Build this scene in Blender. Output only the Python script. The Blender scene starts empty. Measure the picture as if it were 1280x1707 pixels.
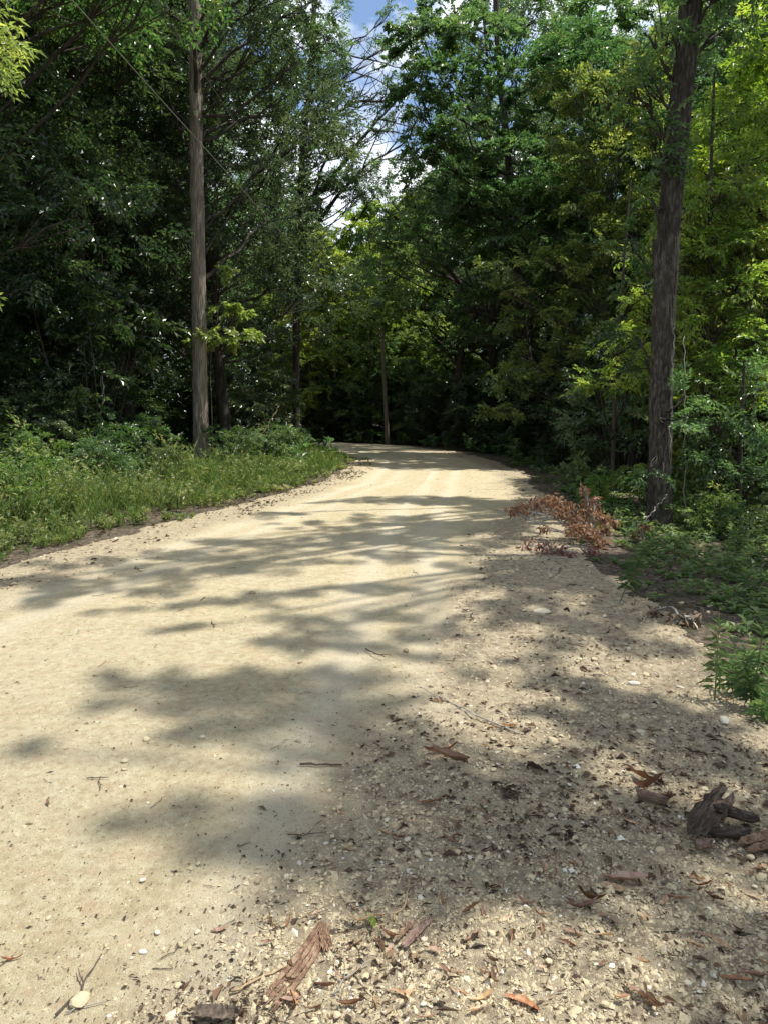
import bpy, math, random
import numpy as np
from math import sin, cos, radians, pi, sqrt, atan2
from mathutils import Vector, Matrix

rng = np.random.default_rng(11)
random.seed(5)
scene = bpy.context.scene
COL = scene.collection

# ------------------------------------------------------------------ camera, light, exposure
CAM_H, FPX, PITCH = 1.6, 1185.0, radians(7.9)
cam_data = bpy.data.cameras.new('camera')
cam = bpy.data.objects.new('camera', cam_data)
COL.objects.link(cam)
cam.location = (0, 0, CAM_H)
cam.rotation_euler = (radians(90) - PITCH, 0, 0)
cam_data.sensor_fit = 'VERTICAL'
cam_data.sensor_height = 36.0
cam_data.sensor_width = 27.0
cam_data.lens = 36.0 * FPX / 1707.0
cam_data.clip_start = 0.05
cam_data.clip_end = 2000
scene.camera = cam

AZ, EL = radians(86), radians(65)
SUN = np.array([sin(AZ) * cos(EL), cos(AZ) * cos(EL), sin(EL)])

world = bpy.data.worlds.new('World')
scene.world = world
world.use_nodes = True
wn = world.node_tree
for n in list(wn.nodes):
    wn.nodes.remove(n)
w_out = wn.nodes.new('ShaderNodeOutputWorld')
w_bg = wn.nodes.new('ShaderNodeBackground')
w_bg.inputs['Strength'].default_value = 0.13
w_sky = wn.nodes.new('ShaderNodeTexSky')
w_sky.sky_type = 'NISHITA'
w_sky.sun_disc = False
w_sky.sun_elevation = EL
w_sky.sun_rotation = AZ
w_sky.air_density = 1.0
w_sky.dust_density = 0.6
w_sky.ozone_density = 2.0
w_tc = wn.nodes.new('ShaderNodeTexCoord')
w_map = wn.nodes.new('ShaderNodeMapping')
w_map.inputs['Scale'].default_value = (1.0, 1.0, 1.9)
w_map.inputs['Location'].default_value = (0.35, 0.12, 0.2)
w_noise = wn.nodes.new('ShaderNodeTexNoise')
w_noise.inputs['Scale'].default_value = 4.2
w_noise.inputs['Detail'].default_value = 7
w_noise.inputs['Roughness'].default_value = 0.58
w_ramp = wn.nodes.new('ShaderNodeValToRGB')
w_ramp.color_ramp.elements[0].position = 0.44
w_ramp.color_ramp.elements[1].position = 0.56
w_noise2 = wn.nodes.new('ShaderNodeTexNoise')
w_noise2.inputs['Scale'].default_value = 11
w_noise2.inputs['Detail'].default_value = 4
w_ramp2 = wn.nodes.new('ShaderNodeValToRGB')
w_ramp2.color_ramp.elements[0].color = (5.2, 5.7, 6.6, 1)
w_ramp2.color_ramp.elements[1].color = (8.6, 8.8, 9.0, 1)
w_ramp2.color_ramp.elements[0].position = 0.35
w_ramp2.color_ramp.elements[1].position = 0.6
w_mix = wn.nodes.new('ShaderNodeMix')
w_mix.data_type = 'RGBA'
wl = wn.links
wl.new(w_tc.outputs['Generated'], w_map.inputs['Vector'])
wl.new(w_map.outputs['Vector'], w_noise.inputs['Vector'])
wl.new(w_map.outputs['Vector'], w_noise2.inputs['Vector'])
wl.new(w_noise.outputs['Fac'], w_ramp.inputs['Fac'])
wl.new(w_noise2.outputs['Fac'], w_ramp2.inputs['Fac'])
wl.new(w_ramp.outputs['Color'], w_mix.inputs['Factor'])
wl.new(w_sky.outputs['Color'], w_mix.inputs['A'])
wl.new(w_ramp2.outputs['Color'], w_mix.inputs['B'])
wl.new(w_mix.outputs['Result'], w_bg.inputs['Color'])
wl.new(w_bg.outputs['Background'], w_out.inputs['Surface'])

sun_data = bpy.data.lights.new('sun', 'SUN')
sun_data.energy = 5.0
sun_data.angle = radians(0.53)
sun_data.color = (1.0, 0.965, 0.90)
sun = bpy.data.objects.new('sun', sun_data)
COL.objects.link(sun)
sun.rotation_euler = Vector(SUN).to_track_quat('Z', 'Y').to_euler()
sun.location = (10, 5, 30)

scene.view_settings.view_transform = 'Standard'
scene.view_settings.look = 'None'
scene.view_settings.exposure = 0.55
scene.view_settings.gamma = 1.0
scene.view_settings.use_curve_mapping = False
try:
    scene.cycles.max_bounces = 8
    scene.cycles.transmission_bounces = 6
    scene.cycles.diffuse_bounces = 6
except Exception:
    pass

# ------------------------------------------------------------------ numeric helpers
def _hash(ix, iy, seed):
    h = (ix.astype(np.int64) * 374761393 + iy.astype(np.int64) * 668265263 + seed * 1442695041) & 0xffffffff
    h = ((h ^ (h >> 13)) * 1274126177) & 0xffffffff
    h = h ^ (h >> 16)
    return (h & 0xffff) / 65535.0

def vnoise(x, y, seed=0):
    x = np.asarray(x, float); y = np.asarray(y, float)
    ix = np.floor(x); iy = np.floor(y)
    fx = x - ix; fy = y - iy
    fx = fx * fx * (3 - 2 * fx); fy = fy * fy * (3 - 2 * fy)
    a = _hash(ix, iy, seed); b = _hash(ix + 1, iy, seed)
    c = _hash(ix, iy + 1, seed); d = _hash(ix + 1, iy + 1, seed)
    return (a * (1 - fx) + b * fx) * (1 - fy) + (c * (1 - fx) + d * fx) * fy

def fbm(x, y, seed=0, octs=4):
    s = 0; a = 0.5; t = 0
    for o in range(octs):
        s = s + a * vnoise(np.asarray(x) * 2 ** o, np.asarray(y) * 2 ** o, seed + o * 17)
        t += a; a *= 0.5
    return s / t - 0.5

def smooth(e0, e1, v):
    t = np.clip((v - e0) / (e1 - e0), 0, 1)
    return t * t * (3 - 2 * t)

def unit(v):
    v = np.asarray(v, float)
    return v / np.maximum(np.linalg.norm(v, axis=-1, keepdims=True), 1e-9)

# road centre line: x, y, half width
ROAD = np.array([(-1.9, -6, 4.0), (-1.55, 0, 3.65), (-1.15, 5, 3.35), (-.52, 9, 2.97), (.08, 12, 2.77), (.9, 16, 2.5), (1.35, 20, 2.5),
                 (1.3, 24, 2.5), (.6, 29, 2.6), (-1.4, 34, 2.8), (-5, 38, 2.9), (-10, 42, 2.9), (-20, 48, 2.8), (-45, 58, 2.8)], float)

def road_sd(x, y):
    """signed distance inside the road edge (positive inside) and side (+1 right of the centre line)"""
    x = np.asarray(x, float); y = np.asarray(y, float)
    best = np.full(x.shape, 1e9); hw = np.zeros(x.shape); side = np.zeros(x.shape)
    for a, b in zip(ROAD[:-1], ROAD[1:]):
        dx, dy = b[0] - a[0], b[1] - a[1]
        t = np.clip(((x - a[0]) * dx + (y - a[1]) * dy) / (dx * dx + dy * dy), 0, 1)
        qx = a[0] + t * dx; qy = a[1] + t * dy
        d = np.hypot(x - qx, y - qy)
        m = d < best
        best = np.where(m, d, best); hw = np.where(m, a[2] + t * (b[2] - a[2]), hw)
        s = np.sign(dy * (x - a[0]) - dx * (y - a[1]))
        side = np.where(m, s, side)
    return hw - best, side

def terrain(x, y):
    sd, side = road_sd(x, y)
    z = 0.02 * smooth(0, 2.5, sd)
    out = smooth(0, 3.0, -sd)
    z = z + fbm(np.asarray(x) * .35, np.asarray(y) * .35, 3) * (0.04 + 0.22 * out)
    z = z + fbm(np.asarray(x) * 1.7, np.asarray(y) * 1.7, 9) * (0.02 + .05 * out)
    z = z - 0.14 * out * (side > 0) + 0.04 * out * (side < 0)
    # shallow wheel tracks
    z = z - 0.012 * np.exp(-((sd - 1.3) / .35) ** 2) * (side < 0) - 0.010 * np.exp(-((sd - 2.3) / .35) ** 2) * (side > 0)
    return z

def litter_mask(x, y):
    """0 on swept sand, 1 on loose gravel and litter"""
    sd, side = road_sd(x, y)
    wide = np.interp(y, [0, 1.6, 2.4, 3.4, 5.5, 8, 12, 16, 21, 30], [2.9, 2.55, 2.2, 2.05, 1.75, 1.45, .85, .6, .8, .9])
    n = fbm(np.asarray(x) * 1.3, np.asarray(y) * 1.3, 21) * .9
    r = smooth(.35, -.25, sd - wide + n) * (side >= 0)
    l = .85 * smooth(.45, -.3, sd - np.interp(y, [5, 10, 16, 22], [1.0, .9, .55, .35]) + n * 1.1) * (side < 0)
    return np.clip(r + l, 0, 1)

def tz(x, y):
    return float(terrain(np.array([x]), np.array([y]))[0])

def ray(px, py):
    xc = (px - 640.0) / FPX; yc = (853.5 - py) / FPX
    return np.array([xc, cos(PITCH) + yc * sin(PITCH), -sin(PITCH) + yc * cos(PITCH)])

def G(px, py, z=0.0):
    d = ray(px, py)
    t = (z - CAM_H) / d[2]
    p = d * t
    return np.array([p[0], p[1], z])

def GT(px, py):
    p = G(px, py)
    return np.array([p[0], p[1], tz(p[0], p[1])])

def A(px, py, Y):
    d = ray(px, py)
    return d * (Y / d[1]) + np.array([0, 0, CAM_H])

# ------------------------------------------------------------------ mesh helpers
class MB:
    def __init__(s):
        s.V = []; s.F = []; s.T = []; s.M = []; s.n = 0
    def add(s, V, F, tint=0.5, mat=0):
        V = np.asarray(V, float).reshape(-1, 3); F = np.asarray(F, int)
        s.V.append(V); s.F.append(F + s.n); s.n += len(V)
        s.T.append(np.broadcast_to(np.asarray(tint, float), (len(F),)))
        s.M.append(np.full(len(F), mat))
        return s
    def mesh(s, name, mats, smooth_=False):
        me = bpy.data.meshes.new(name)
        V = np.concatenate(s.V)
        me.vertices.add(len(V)); me.vertices.foreach_set('co', V.astype(np.float32).ravel())
        li = np.concatenate([f.ravel() for f in s.F])
        tot = np.concatenate([np.full(len(f), f.shape[1]) for f in s.F])
        st = np.concatenate([[0], np.cumsum(tot)[:-1]])
        me.loops.add(len(li)); me.loops.foreach_set('vertex_index', li.astype(np.int32))
        me.polygons.add(len(tot)); me.polygons.foreach_set('loop_start', st.astype(np.int32))
        me.polygons.foreach_set('loop_total', tot.astype(np.int32))
        me.polygons.foreach_set('material_index', np.concatenate(s.M).astype(np.int32))
        me.polygons.foreach_set('use_smooth', np.full(len(tot), bool(smooth_)))
        at = me.attributes.new('tint', 'FLOAT', 'FACE')
        at.data.foreach_set('value', np.concatenate(s.T).astype(np.float32))
        for m in mats:
            me.materials.append(m)
        me.update(calc_edges=True)
        return me

def link(name, me, parent=None, loc=None):
    o = bpy.data.objects.new(name, me)
    COL.objects.link(o)
    if parent is not None:
        o.parent = parent
    if loc is not None:
        o.location = loc
    return o

def tag(o, label=None, cat=None, group=None, kind=None):
    if label: o['label'] = label
    if cat: o['category'] = cat
    if group: o['group'] = group
    if kind: o['kind'] = kind
    return o

def empty(name, loc, label, cat, group=None):
    o = link(name, None, None, loc)
    o.empty_display_size = 0.1
    return tag(o, label, cat, group)

def tube(P, R, k=6, cap=True, rough=0.0, seed=0):
    P = np.asarray(P, float); n = len(P)
    R = np.broadcast_to(np.asarray(R, float), (n,))
    T = np.gradient(P, axis=0); T = unit(T)
    ref = np.array([0, 0, 1.0]) if abs(T[0][2]) < .8 else np.array([0, 1.0, 0])
    X = unit(np.cross(T, ref)); Y = np.cross(T, X)
    a = np.linspace(0, 2 * pi, k, endpoint=False)
    rr = R[:, None] * np.ones((n, k))
    if rough:
        rr = rr * (1 + rough * (np.random.default_rng(seed).random((n, k)) - .5))
    V = P[:, None, :] + rr[..., None] * (np.cos(a)[None, :, None] * X[:, None, :] + np.sin(a)[None, :, None] * Y[:, None, :])
    V = V.reshape(-1, 3)
    i = np.arange(n - 1)[:, None]; j = np.arange(k)[None, :]
    j2 = (j + 1) % k
    F = np.stack([i * k + j, i * k + j2, (i + 1) * k + j2, (i + 1) * k + j], -1).reshape(-1, 4)
    if cap:
        V = np.concatenate([V, P[:1], P[-1:]])
        c0, c1 = n * k, n * k + 1
        jj = np.arange(k); jn = (jj + 1) % k
        F1 = np.stack([np.full(k, c0), jn, jj, jj], -1)
        F2 = np.stack([np.full(k, c1), (n - 1) * k + jj, (n - 1) * k + jn, (n - 1) * k + jn], -1)
        return V, F, np.concatenate([F1[:, :3], F2[:, :3]])
    return V, F, None

def add_tube(mb, P, R, k=6, cap=False, rough=0.0, seed=0, tint=.5, mat=0):
    V, F, C = tube(P, R, k, cap, rough, seed)
    n0 = mb.n
    mb.add(V, F, tint, mat)
    if C is not None:
        mb.F.append(C + n0); mb.T.append(np.full(len(C), tint)); mb.M.append(np.full(len(C), mat))

def bez(p0, p1, p2, n=7):
    t = np.linspace(0, 1, n)[:, None]
    return (1 - t) ** 2 * p0 + 2 * t * (1 - t) * p1 + t * t * p2

# ------------------------------------------------------------------ materials
def new_mat(name):
    m = bpy.data.materials.new(name); m.use_nodes = True
    nt = m.node_tree
    for n in list(nt.nodes): nt.nodes.remove(n)
    out = nt.nodes.new('ShaderNodeOutputMaterial')
    return m, nt, out

def ramp(nt, src, stops):
    r = nt.nodes.new('ShaderNodeValToRGB')
    els = r.color_ramp.elements
    while len(els) < len(stops): els.new(0.5)
    for e, (p, c) in zip(els, stops):
        e.position = p; e.color = (*c, 1)
    nt.links.new(src, r.inputs['Fac'])
    return r.outputs['Color']

def noise(nt, scale, detail=4, rough=.55, vec=None, dist=0):
    n = nt.nodes.new('ShaderNodeTexNoise')
    n.inputs['Scale'].default_value = scale; n.inputs['Detail'].default_value = detail
    n.inputs['Roughness'].default_value = rough; n.inputs['Distortion'].default_value = dist
    if vec is not None: nt.links.new(vec, n.inputs['Vector'])
    return n.outputs['Fac']

def mixc(nt, fac, a, b, mode='MIX'):
    n = nt.nodes.new('ShaderNodeMix'); n.data_type = 'RGBA'; n.blend_type = mode
    for key, v in (('Factor', fac), ('A', a), ('B', b)):
        if isinstance(v, (int, float)): n.inputs[key].default_value = v
        elif isinstance(v, tuple): n.inputs[key].default_value = (*v, 1)
        else: nt.links.new(v, n.inputs[key])
    return n.outputs['Result']

def math_(nt, op, a, b=None):
    n = nt.nodes.new('ShaderNodeMath'); n.operation = op
    for i, v in enumerate((a, b)):
        if v is None: continue
        if isinstance(v, (int, float)): n.inputs[i].default_value = v
        else: nt.links.new(v, n.inputs[i])
    return n.outputs[0]

def attr(nt, name='tint'):
    n = nt.nodes.new('ShaderNodeAttribute'); n.attribute_name = name
    return n.outputs['Fac']

def coords(nt, scale=(1, 1, 1)):
    t = nt.nodes.new('ShaderNodeTexCoord'); m = nt.nodes.new('ShaderNodeMapping')
    m.inputs['Scale'].default_value = scale
    nt.links.new(t.outputs['Object'], m.inputs['Vector'])
    return m.outputs['Vector']

def bump(nt, h, strength, dist):
    b = nt.nodes.new('ShaderNodeBump')
    b.inputs['Strength'].default_value = strength; b.inputs['Distance'].default_value = dist
    nt.links.new(h, b.inputs['Height'])
    return b.outputs['Normal']

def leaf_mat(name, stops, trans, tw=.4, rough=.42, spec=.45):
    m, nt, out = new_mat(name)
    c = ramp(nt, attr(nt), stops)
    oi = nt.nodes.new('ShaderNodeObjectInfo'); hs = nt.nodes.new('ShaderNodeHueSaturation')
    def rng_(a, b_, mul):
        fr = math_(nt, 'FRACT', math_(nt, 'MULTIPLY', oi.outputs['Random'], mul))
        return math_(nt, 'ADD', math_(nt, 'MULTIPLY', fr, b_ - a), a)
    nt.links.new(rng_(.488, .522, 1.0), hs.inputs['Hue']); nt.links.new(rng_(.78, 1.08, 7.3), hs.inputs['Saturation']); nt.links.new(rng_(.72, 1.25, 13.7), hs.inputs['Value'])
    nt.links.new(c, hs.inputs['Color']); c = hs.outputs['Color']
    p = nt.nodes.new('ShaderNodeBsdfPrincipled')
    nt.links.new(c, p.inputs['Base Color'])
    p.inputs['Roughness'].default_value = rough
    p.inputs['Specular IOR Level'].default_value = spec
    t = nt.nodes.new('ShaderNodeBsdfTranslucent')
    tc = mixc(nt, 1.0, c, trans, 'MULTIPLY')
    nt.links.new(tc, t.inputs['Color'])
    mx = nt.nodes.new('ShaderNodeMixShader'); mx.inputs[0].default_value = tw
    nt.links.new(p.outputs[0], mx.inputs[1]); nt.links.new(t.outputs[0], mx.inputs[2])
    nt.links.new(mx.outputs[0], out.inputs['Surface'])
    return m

M_LEAF = leaf_mat('leaf_broad', [(0, (.030, .056, .018)), (.5, (.066, .114, .040)), (.85, (.115, .160, .042)), (1, (.16, .165, .045))], (2.3, 2.7, 1.7), .42, .36, .65)
M_LEAF_Y = leaf_mat('leaf_sun_toned', [(0, (.050, .088, .020)), (.5, (.120, .185, .040)), (1, (.23, .26, .065))], (2.9, 2.7, 1.2), .52, .34, .6)  # yellow green leaf, brightened so sunlight is partly in the colour
M_LEAF_D = leaf_mat('leaf_dark', [(0, (.018, .034, .015)), (.5, (.036, .064, .024)), (1, (.075, .095, .035))], (2.8, 2.9, 1.7), .38, .30, .65)  # evergreen dark; in the left wood it also paints in shade
M_PINE = leaf_mat('pine_needle', [(0, (.018, .042, .014)), (.6, (.035, .075, .022)), (1, (.075, .10, .03))], (2.0, 2.0, 1.4), .25, .5)
M_GLOSS = leaf_mat('leaf_glossy', [(0, (.07, .11, .05)), (.6, (.14, .20, .085)), (1, (.28, .31, .17))], (1.9, 1.9, 1.2), .42, .28, .9)  # base colour raised to carry the sun's shine on the leaves
M_WEED = leaf_mat('weed_leaf', [(0, (.065, .110, .028)), (.5, (.145, .225, .050)), (.85, (.23, .30, .075)), (1, (.40, .37, .19))], (2.0, 1.9, 1.1), .42, .45)
M_DEAD = leaf_mat('dead_leaf', [(0, (.065, .032, .020)), (.4, (.19, .088, .046)), (.75, (.36, .185, .090)), (1, (.48, .34, .21))], (1.4, 1.2, 1.0), .25, .55, .35)
M_RUST = leaf_mat('rust_leaf', [(0, (.10, .042, .026)), (.5, (.26, .112, .062)), (1, (.42, .225, .13))], (1.5, 1.2, 1.0), .35, .55, .35)
M_LITTER = leaf_mat('litter', [(0, (.025, .017, .012)), (.4, (.075, .048, .032)), (.75, (.18, .105, .06)), (1, (.36, .27, .18))], (1, .9, .8), .1, .7, .3)
M_BARE = leaf_mat('hanging_moss', [(0, (.05, .05, .035)), (1, (.13, .13, .09))], (1.3, 1.3, 1.1), .3, .8, .1)

def bark_mat(name, dark, mid, light, sc=(9, 9, 1.6), lichen=0.0, bs=.8):
    m, nt, out = new_mat(name)
    v = coords(nt, sc)
    n1 = noise(nt, 1.0, 8, .65, v, .3)
    c = ramp(nt, n1, [(.32, dark), (.5, mid), (.66, light)])
    n2 = noise(nt, .5, 3, .5, coords(nt, (2.2, 2.2, 1.4)))
    c = mixc(nt, ramp(nt, n2, [(.42, (0, 0, 0)), (.62, (.55, .55, .55))]), c, mid)
    if lichen:
        n3 = noise(nt, 11.0, 6, .7, coords(nt, (1, 1, .7)))
        c = mixc(nt, ramp(nt, n3, [(.60, (0, 0, 0)), (.70, (lichen, lichen, lichen))]), c, (.26, .26, .22))
    p = nt.nodes.new('ShaderNodeBsdfPrincipled')
    nt.links.new(c, p.inputs['Base Color']); p.inputs['Roughness'].default_value = .9
    p.inputs['Specular IOR Level'].default_value = .2
    nt.links.new(bump(nt, n1, bs, .02), p.inputs['Normal'])
    nt.links.new(p.outputs[0], out.inputs['Surface'])
    return m

M_BARK = bark_mat('bark_dark', (.016, .013, .010), (.048, .040, .032), (.10, .088, .072))
M_BARK_L = bark_mat('bark_grey', (.070, .056, .045), (.20, .165, .13), (.34, .30, .25), (16, 16, 2.6), .4)  # grey lightened so the trunk's sunlit look sits in the colour
M_BARK_R = bark_mat('bark_brown', (.014, .012, .010), (.052, .044, .035), (.145, .128, .105), (22, 22, 7), 0)  # brown darkened to carry the shade on the thick trunk
M_POLE = bark_mat('weathered_wood', (.10, .08, .055), (.17, .135, .09), (.24, .20, .15), (20, 20, .8), 0, .3)  # weathered wood, lowered in tone for the trees' shade on the pole
M_TWIG = bark_mat('twig_wood', (.035, .025, .02), (.09, .068, .052), (.17, .135, .105), (60, 60, 20), 0, .4)
M_TWIG_T = bark_mat('twig_tan', (.20, .13, .07), (.36, .25, .14), (.48, .36, .22), (60, 60, 20), 0, .4)
M_TWIG_G = bark_mat('twig_grey', (.14, .13, .11), (.26, .24, .20), (.38, .36, .31), (60, 60, 20), 0, .4)
M_SHRED = bark_mat('shredded_bark', (.085, .048, .032), (.23, .145, .095), (.38, .27, .18), (50, 50, 50), 0, .8)
M_DARKBARK = bark_mat('dark_flaky_bark', (.022, .017, .013), (.080, .060, .046), (.19, .15, .12), (14, 90, 60), 0, .9)
M_REDBARK = bark_mat('red_bark', (.09, .055, .042), (.22, .145, .11), (.34, .25, .19), (30, 120, 60), 0, .8)

def simple(name, col, rough=.6, metal=0, var=.15, sc=30):
    m, nt, out = new_mat(name)
    n1 = noise(nt, sc, 4, .6, coords(nt))
    a = tuple(x * (1 - var) for x in col); b = tuple(min(1, x * (1 + var)) for x in col)
    c = ramp(nt, n1, [(.3, a), (.7, b)])
    p = nt.nodes.new('ShaderNodeBsdfPrincipled')
    nt.links.new(c, p.inputs['Base Color']); p.inputs['Roughness'].default_value = rough
    p.inputs['Metallic'].default_value = metal
    nt.links.new(p.outputs[0], out.inputs['Surface'])
    return m

M_TAG = simple('yellow_plastic', (.62, .45, .06), .45)
M_WIRE = simple('wire_sheath', (.11, .125, .08), .6)
M_BRACKET = simple('galvanised', (.35, .35, .34), .45, .8)

def stone_mat():
    m, nt, out = new_mat('stone')
    c = ramp(nt, attr(nt), [(0, (.13, .10, .075)), (.3, (.34, .275, .18)), (.6, (.48, .41, .27)), (.85, (.56, .48, .31)), (1, (.70, .68, .61))])
    n1 = noise(nt, 60, 4, .6, coords(nt))
    c = mixc(nt, .5, c, ramp(nt, n1, [(.3, (.35, .3, .24)), (.7, (1, 1, 1))]), 'MULTIPLY')
    p = nt.nodes.new('ShaderNodeBsdfPrincipled')
    nt.links.new(c, p.inputs['Base Color']); p.inputs['Roughness'].default_value = .85
    p.inputs['Specular IOR Level'].default_value = .2
    nt.links.new(bump(nt, n1, .4, .004), p.inputs['Normal'])
    nt.links.new(p.outputs[0], out.inputs['Surface'])
    return m
M_STONE = stone_mat()

def road_mat():
    m, nt, out = new_mat('sandy_limerock')
    v = coords(nt)
    big = noise(nt, .8, 4, .6, v)
    med = noise(nt, 6, 6, .65, v)
    fine = noise(nt, 60, 6, .75, v)
    grain = noise(nt, 240, 3, .7, v)
    lit = attr(nt, 'litter')
    n25 = noise(nt, 22, 5, .7, v)
    sand = ramp(nt, med, [(.3, (.42, .345, .205)), (.52, (.50, .425, .262)), (.72, (.555, .49, .325))])
    sand = mixc(nt, ramp(nt, big, [(.38, (0, 0, 0)), (.62, (.6, .6, .6))]), sand, (.50, .445, .305))
    sand = mixc(nt, ramp(nt, n25, [(.36, (.75, .75, .75)), (.50, (0, 0, 0))]), sand, (.37, .285, .17))
    sand = mixc(nt, ramp(nt, n25, [(.54, (0, 0, 0)), (.66, (.7, .7, .7))]), sand, (.62, .555, .38))
    trk = attr(nt, 'track')
    sand = mixc(nt, math_(nt, 'MULTIPLY', trk, .95), sand, (.60, .54, .40))
    def specks(sc, lo, hi, amt, keepp):
        vo = nt.nodes.new('ShaderNodeTexVoronoi'); vo.inputs['Scale'].default_value = sc
        nt.links.new(v, vo.inputs['Vector'])
        sp = nt.nodes.new('ShaderNodeSeparateColor'); nt.links.new(vo.outputs['Color'], sp.inputs[0])
        k1 = ramp(nt, vo.outputs['Distance'], [(lo, (amt,) * 3), (hi, (0, 0, 0))])
        k2 = math_(nt, 'LESS_THAN', sp.outputs[0], keepp)
        return mixc(nt, 1.0, k1, math_(nt, 'MULTIPLY', k2, 1.0), 'MULTIPLY'), sp.outputs[1]
    s1, c1 = specks(75, .14, .30, .85, .36)
    sand = mixc(nt, s1, sand, ramp(nt, c1, [(0, (.11, .085, .055)), (.55, (.22, .17, .11)), (.8, (.30, .28, .19)), (1, (.62, .58, .48))]))
    s2, c2 = specks(170, .16, .36, .75, .42)
    sand = mixc(nt, s2, sand, ramp(nt, c2, [(0, (.14, .105, .07)), (.6, (.24, .185, .12)), (1, (.58, .53, .42))]))
    sand = mixc(nt, ramp(nt, grain, [(.28, (.6, .6, .6)), (.42, (0, 0, 0))]), sand, (.20, .155, .10))
    sand = mixc(nt, ramp(nt, noise(nt, 9, 3, .5, v), [(.52, (0, 0, 0)), (.7, (.35, .35, .35))]), sand, (.52, .375, .25))
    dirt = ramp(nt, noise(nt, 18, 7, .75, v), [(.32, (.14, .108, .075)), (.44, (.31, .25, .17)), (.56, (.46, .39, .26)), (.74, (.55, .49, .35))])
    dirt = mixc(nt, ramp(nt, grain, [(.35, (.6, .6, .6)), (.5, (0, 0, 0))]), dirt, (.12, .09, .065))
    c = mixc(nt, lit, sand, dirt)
    p = nt.nodes.new('ShaderNodeBsdfPrincipled')
    nt.links.new(c, p.inputs['Base Color']); p.inputs['Roughness'].default_value = .95
    p.inputs['Specular IOR Level'].default_value = .1
    h = math_(nt, 'ADD', math_(nt, 'MULTIPLY', med, 1.2), math_(nt, 'ADD', math_(nt, 'MULTIPLY', fine, 1.0), math_(nt, 'MULTIPLY', grain, .45)))
    nt.links.new(bump(nt, h, .9, .016), p.inputs['Normal'])
    nt.links.new(p.outputs[0], out.inputs['Surface'])
    return m
M_ROAD = road_mat()

def ground_mat():
    m, nt, out = new_mat('forest_floor')
    v = coords(nt)
    a = noise(nt, 14, 7, .75, v); b = noise(nt, 1.2, 4, .6, v)
    c = ramp(nt, a, [(.3, (.022, .018, .013)), (.46, (.07, .055, .040)), (.58, (.15, .12, .088)), (.72, (.27, .23, .17))])
    c = mixc(nt, ramp(nt, b, [(.5, (0, 0, 0)), (.62, (.6, .6, .6))]), c, (.04, .05, .02))
    p = nt.nodes.new('ShaderNodeBsdfPrincipled')
    nt.links.new(c, p.inputs['Base Color']); p.inputs['Roughness'].default_value = .95
    p.inputs['Specular IOR Level'].default_value = .1
    nt.links.new(bump(nt, a, .9, .03), p.inputs['Normal'])
    nt.links.new(p.outputs[0], out.inputs['Surface'])
    return m
M_GROUND = ground_mat()

# ------------------------------------------------------------------ ground and road
def axis(lo, hi, centre, step, k):
    out = [centre]
    x = centre
    while x < hi:
        x += step * max(1, abs(x - centre) / k); out.append(x)
    x = centre
    neg = []
    while x > lo:
        x -= step * max(1, abs(x - centre) / k); neg.append(x)
    return np.array(neg[::-1] + out)

def grid_mesh(name, xs, ys, zf, mat, keep=None, extra=None, sm=True):
    X, Y = np.meshgrid(xs, ys)
    Z = zf(X, Y)
    n, k = X.shape
    V = np.stack([X, Y, Z], -1).reshape(-1, 3)
    i = np.arange(n - 1)[:, None]; j = np.arange(k - 1)[None, :]
    F = np.stack([i * k + j, i * k + j + 1, (i + 1) * k + j + 1, (i + 1) * k + j], -1).reshape(-1, 4)
    if keep is not None:
        kp = keep(V[:, 0], V[:, 1])
        F = F[kp[F].any(1)]
        used = np.zeros(len(V), bool); used[F.ravel()] = True
        idx = np.cumsum(used) - 1
        V = V[used]; F = idx[F]
    mb = MB(); mb.add(V, F)
    me = mb.mesh(name, [mat], sm)
    if extra is not None:
        a = me.attributes.new('litter', 'FLOAT', 'POINT')
        a.data.foreach_set('value', extra(V[:, 0], V[:, 1]).astype(np.float32))
        sd, side = road_sd(V[:, 0], V[:, 1])
        wob = fbm(V[:, 1] * .4, V[:, 1] * 0, 7) * .3
        tk = sum(np.exp(-((sd * 1.0 - c_ + wob) / .16) ** 2) * (side * sg > 0) for c_, sg in ((1.2, -1), (1.75, -1), (2.5, 1), (1.9, 1)))
        tk = tk * (.35 + .5 * (fbm(V[:, 0] * 3, V[:, 1] * .8, 15) + .5))
        a = me.attributes.new('track', 'FLOAT', 'POINT')
        a.data.foreach_set('value', np.clip(tk, 0, 1).astype(np.float32))
    return me

def road_z(x, y):
    sd, side = road_sd(x, y)
    edge = fbm(np.asarray(x) * 2.1, np.asarray(y) * 2.1, 31) * .5
    lift = .012 - .10 * smooth(.12, -.30, sd + edge)
    bump_ = fbm(np.asarray(x) * 9, np.asarray(y) * 9, 51, 3) * (.013 + .030 * litter_mask(x, y) * (side >= 0))
    return terrain(x, y) + lift + bump_

gm = grid_mesh('ground', np.concatenate([[-600, -200, -90], axis(-50, 50, 0, .2, 5), [90, 200, 600]]),
               np.concatenate([[-300, -60], axis(-12, 120, 3, .2, 5), [200, 400, 900]]), terrain, M_GROUND)
tag(link('ground', gm), kind='structure')
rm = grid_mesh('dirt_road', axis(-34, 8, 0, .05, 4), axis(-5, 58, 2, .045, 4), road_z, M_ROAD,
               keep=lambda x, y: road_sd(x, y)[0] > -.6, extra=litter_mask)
tag(link('dirt_road', rm), 'pale sandy limerock road bending left into the trees', None, kind='structure')

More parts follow.
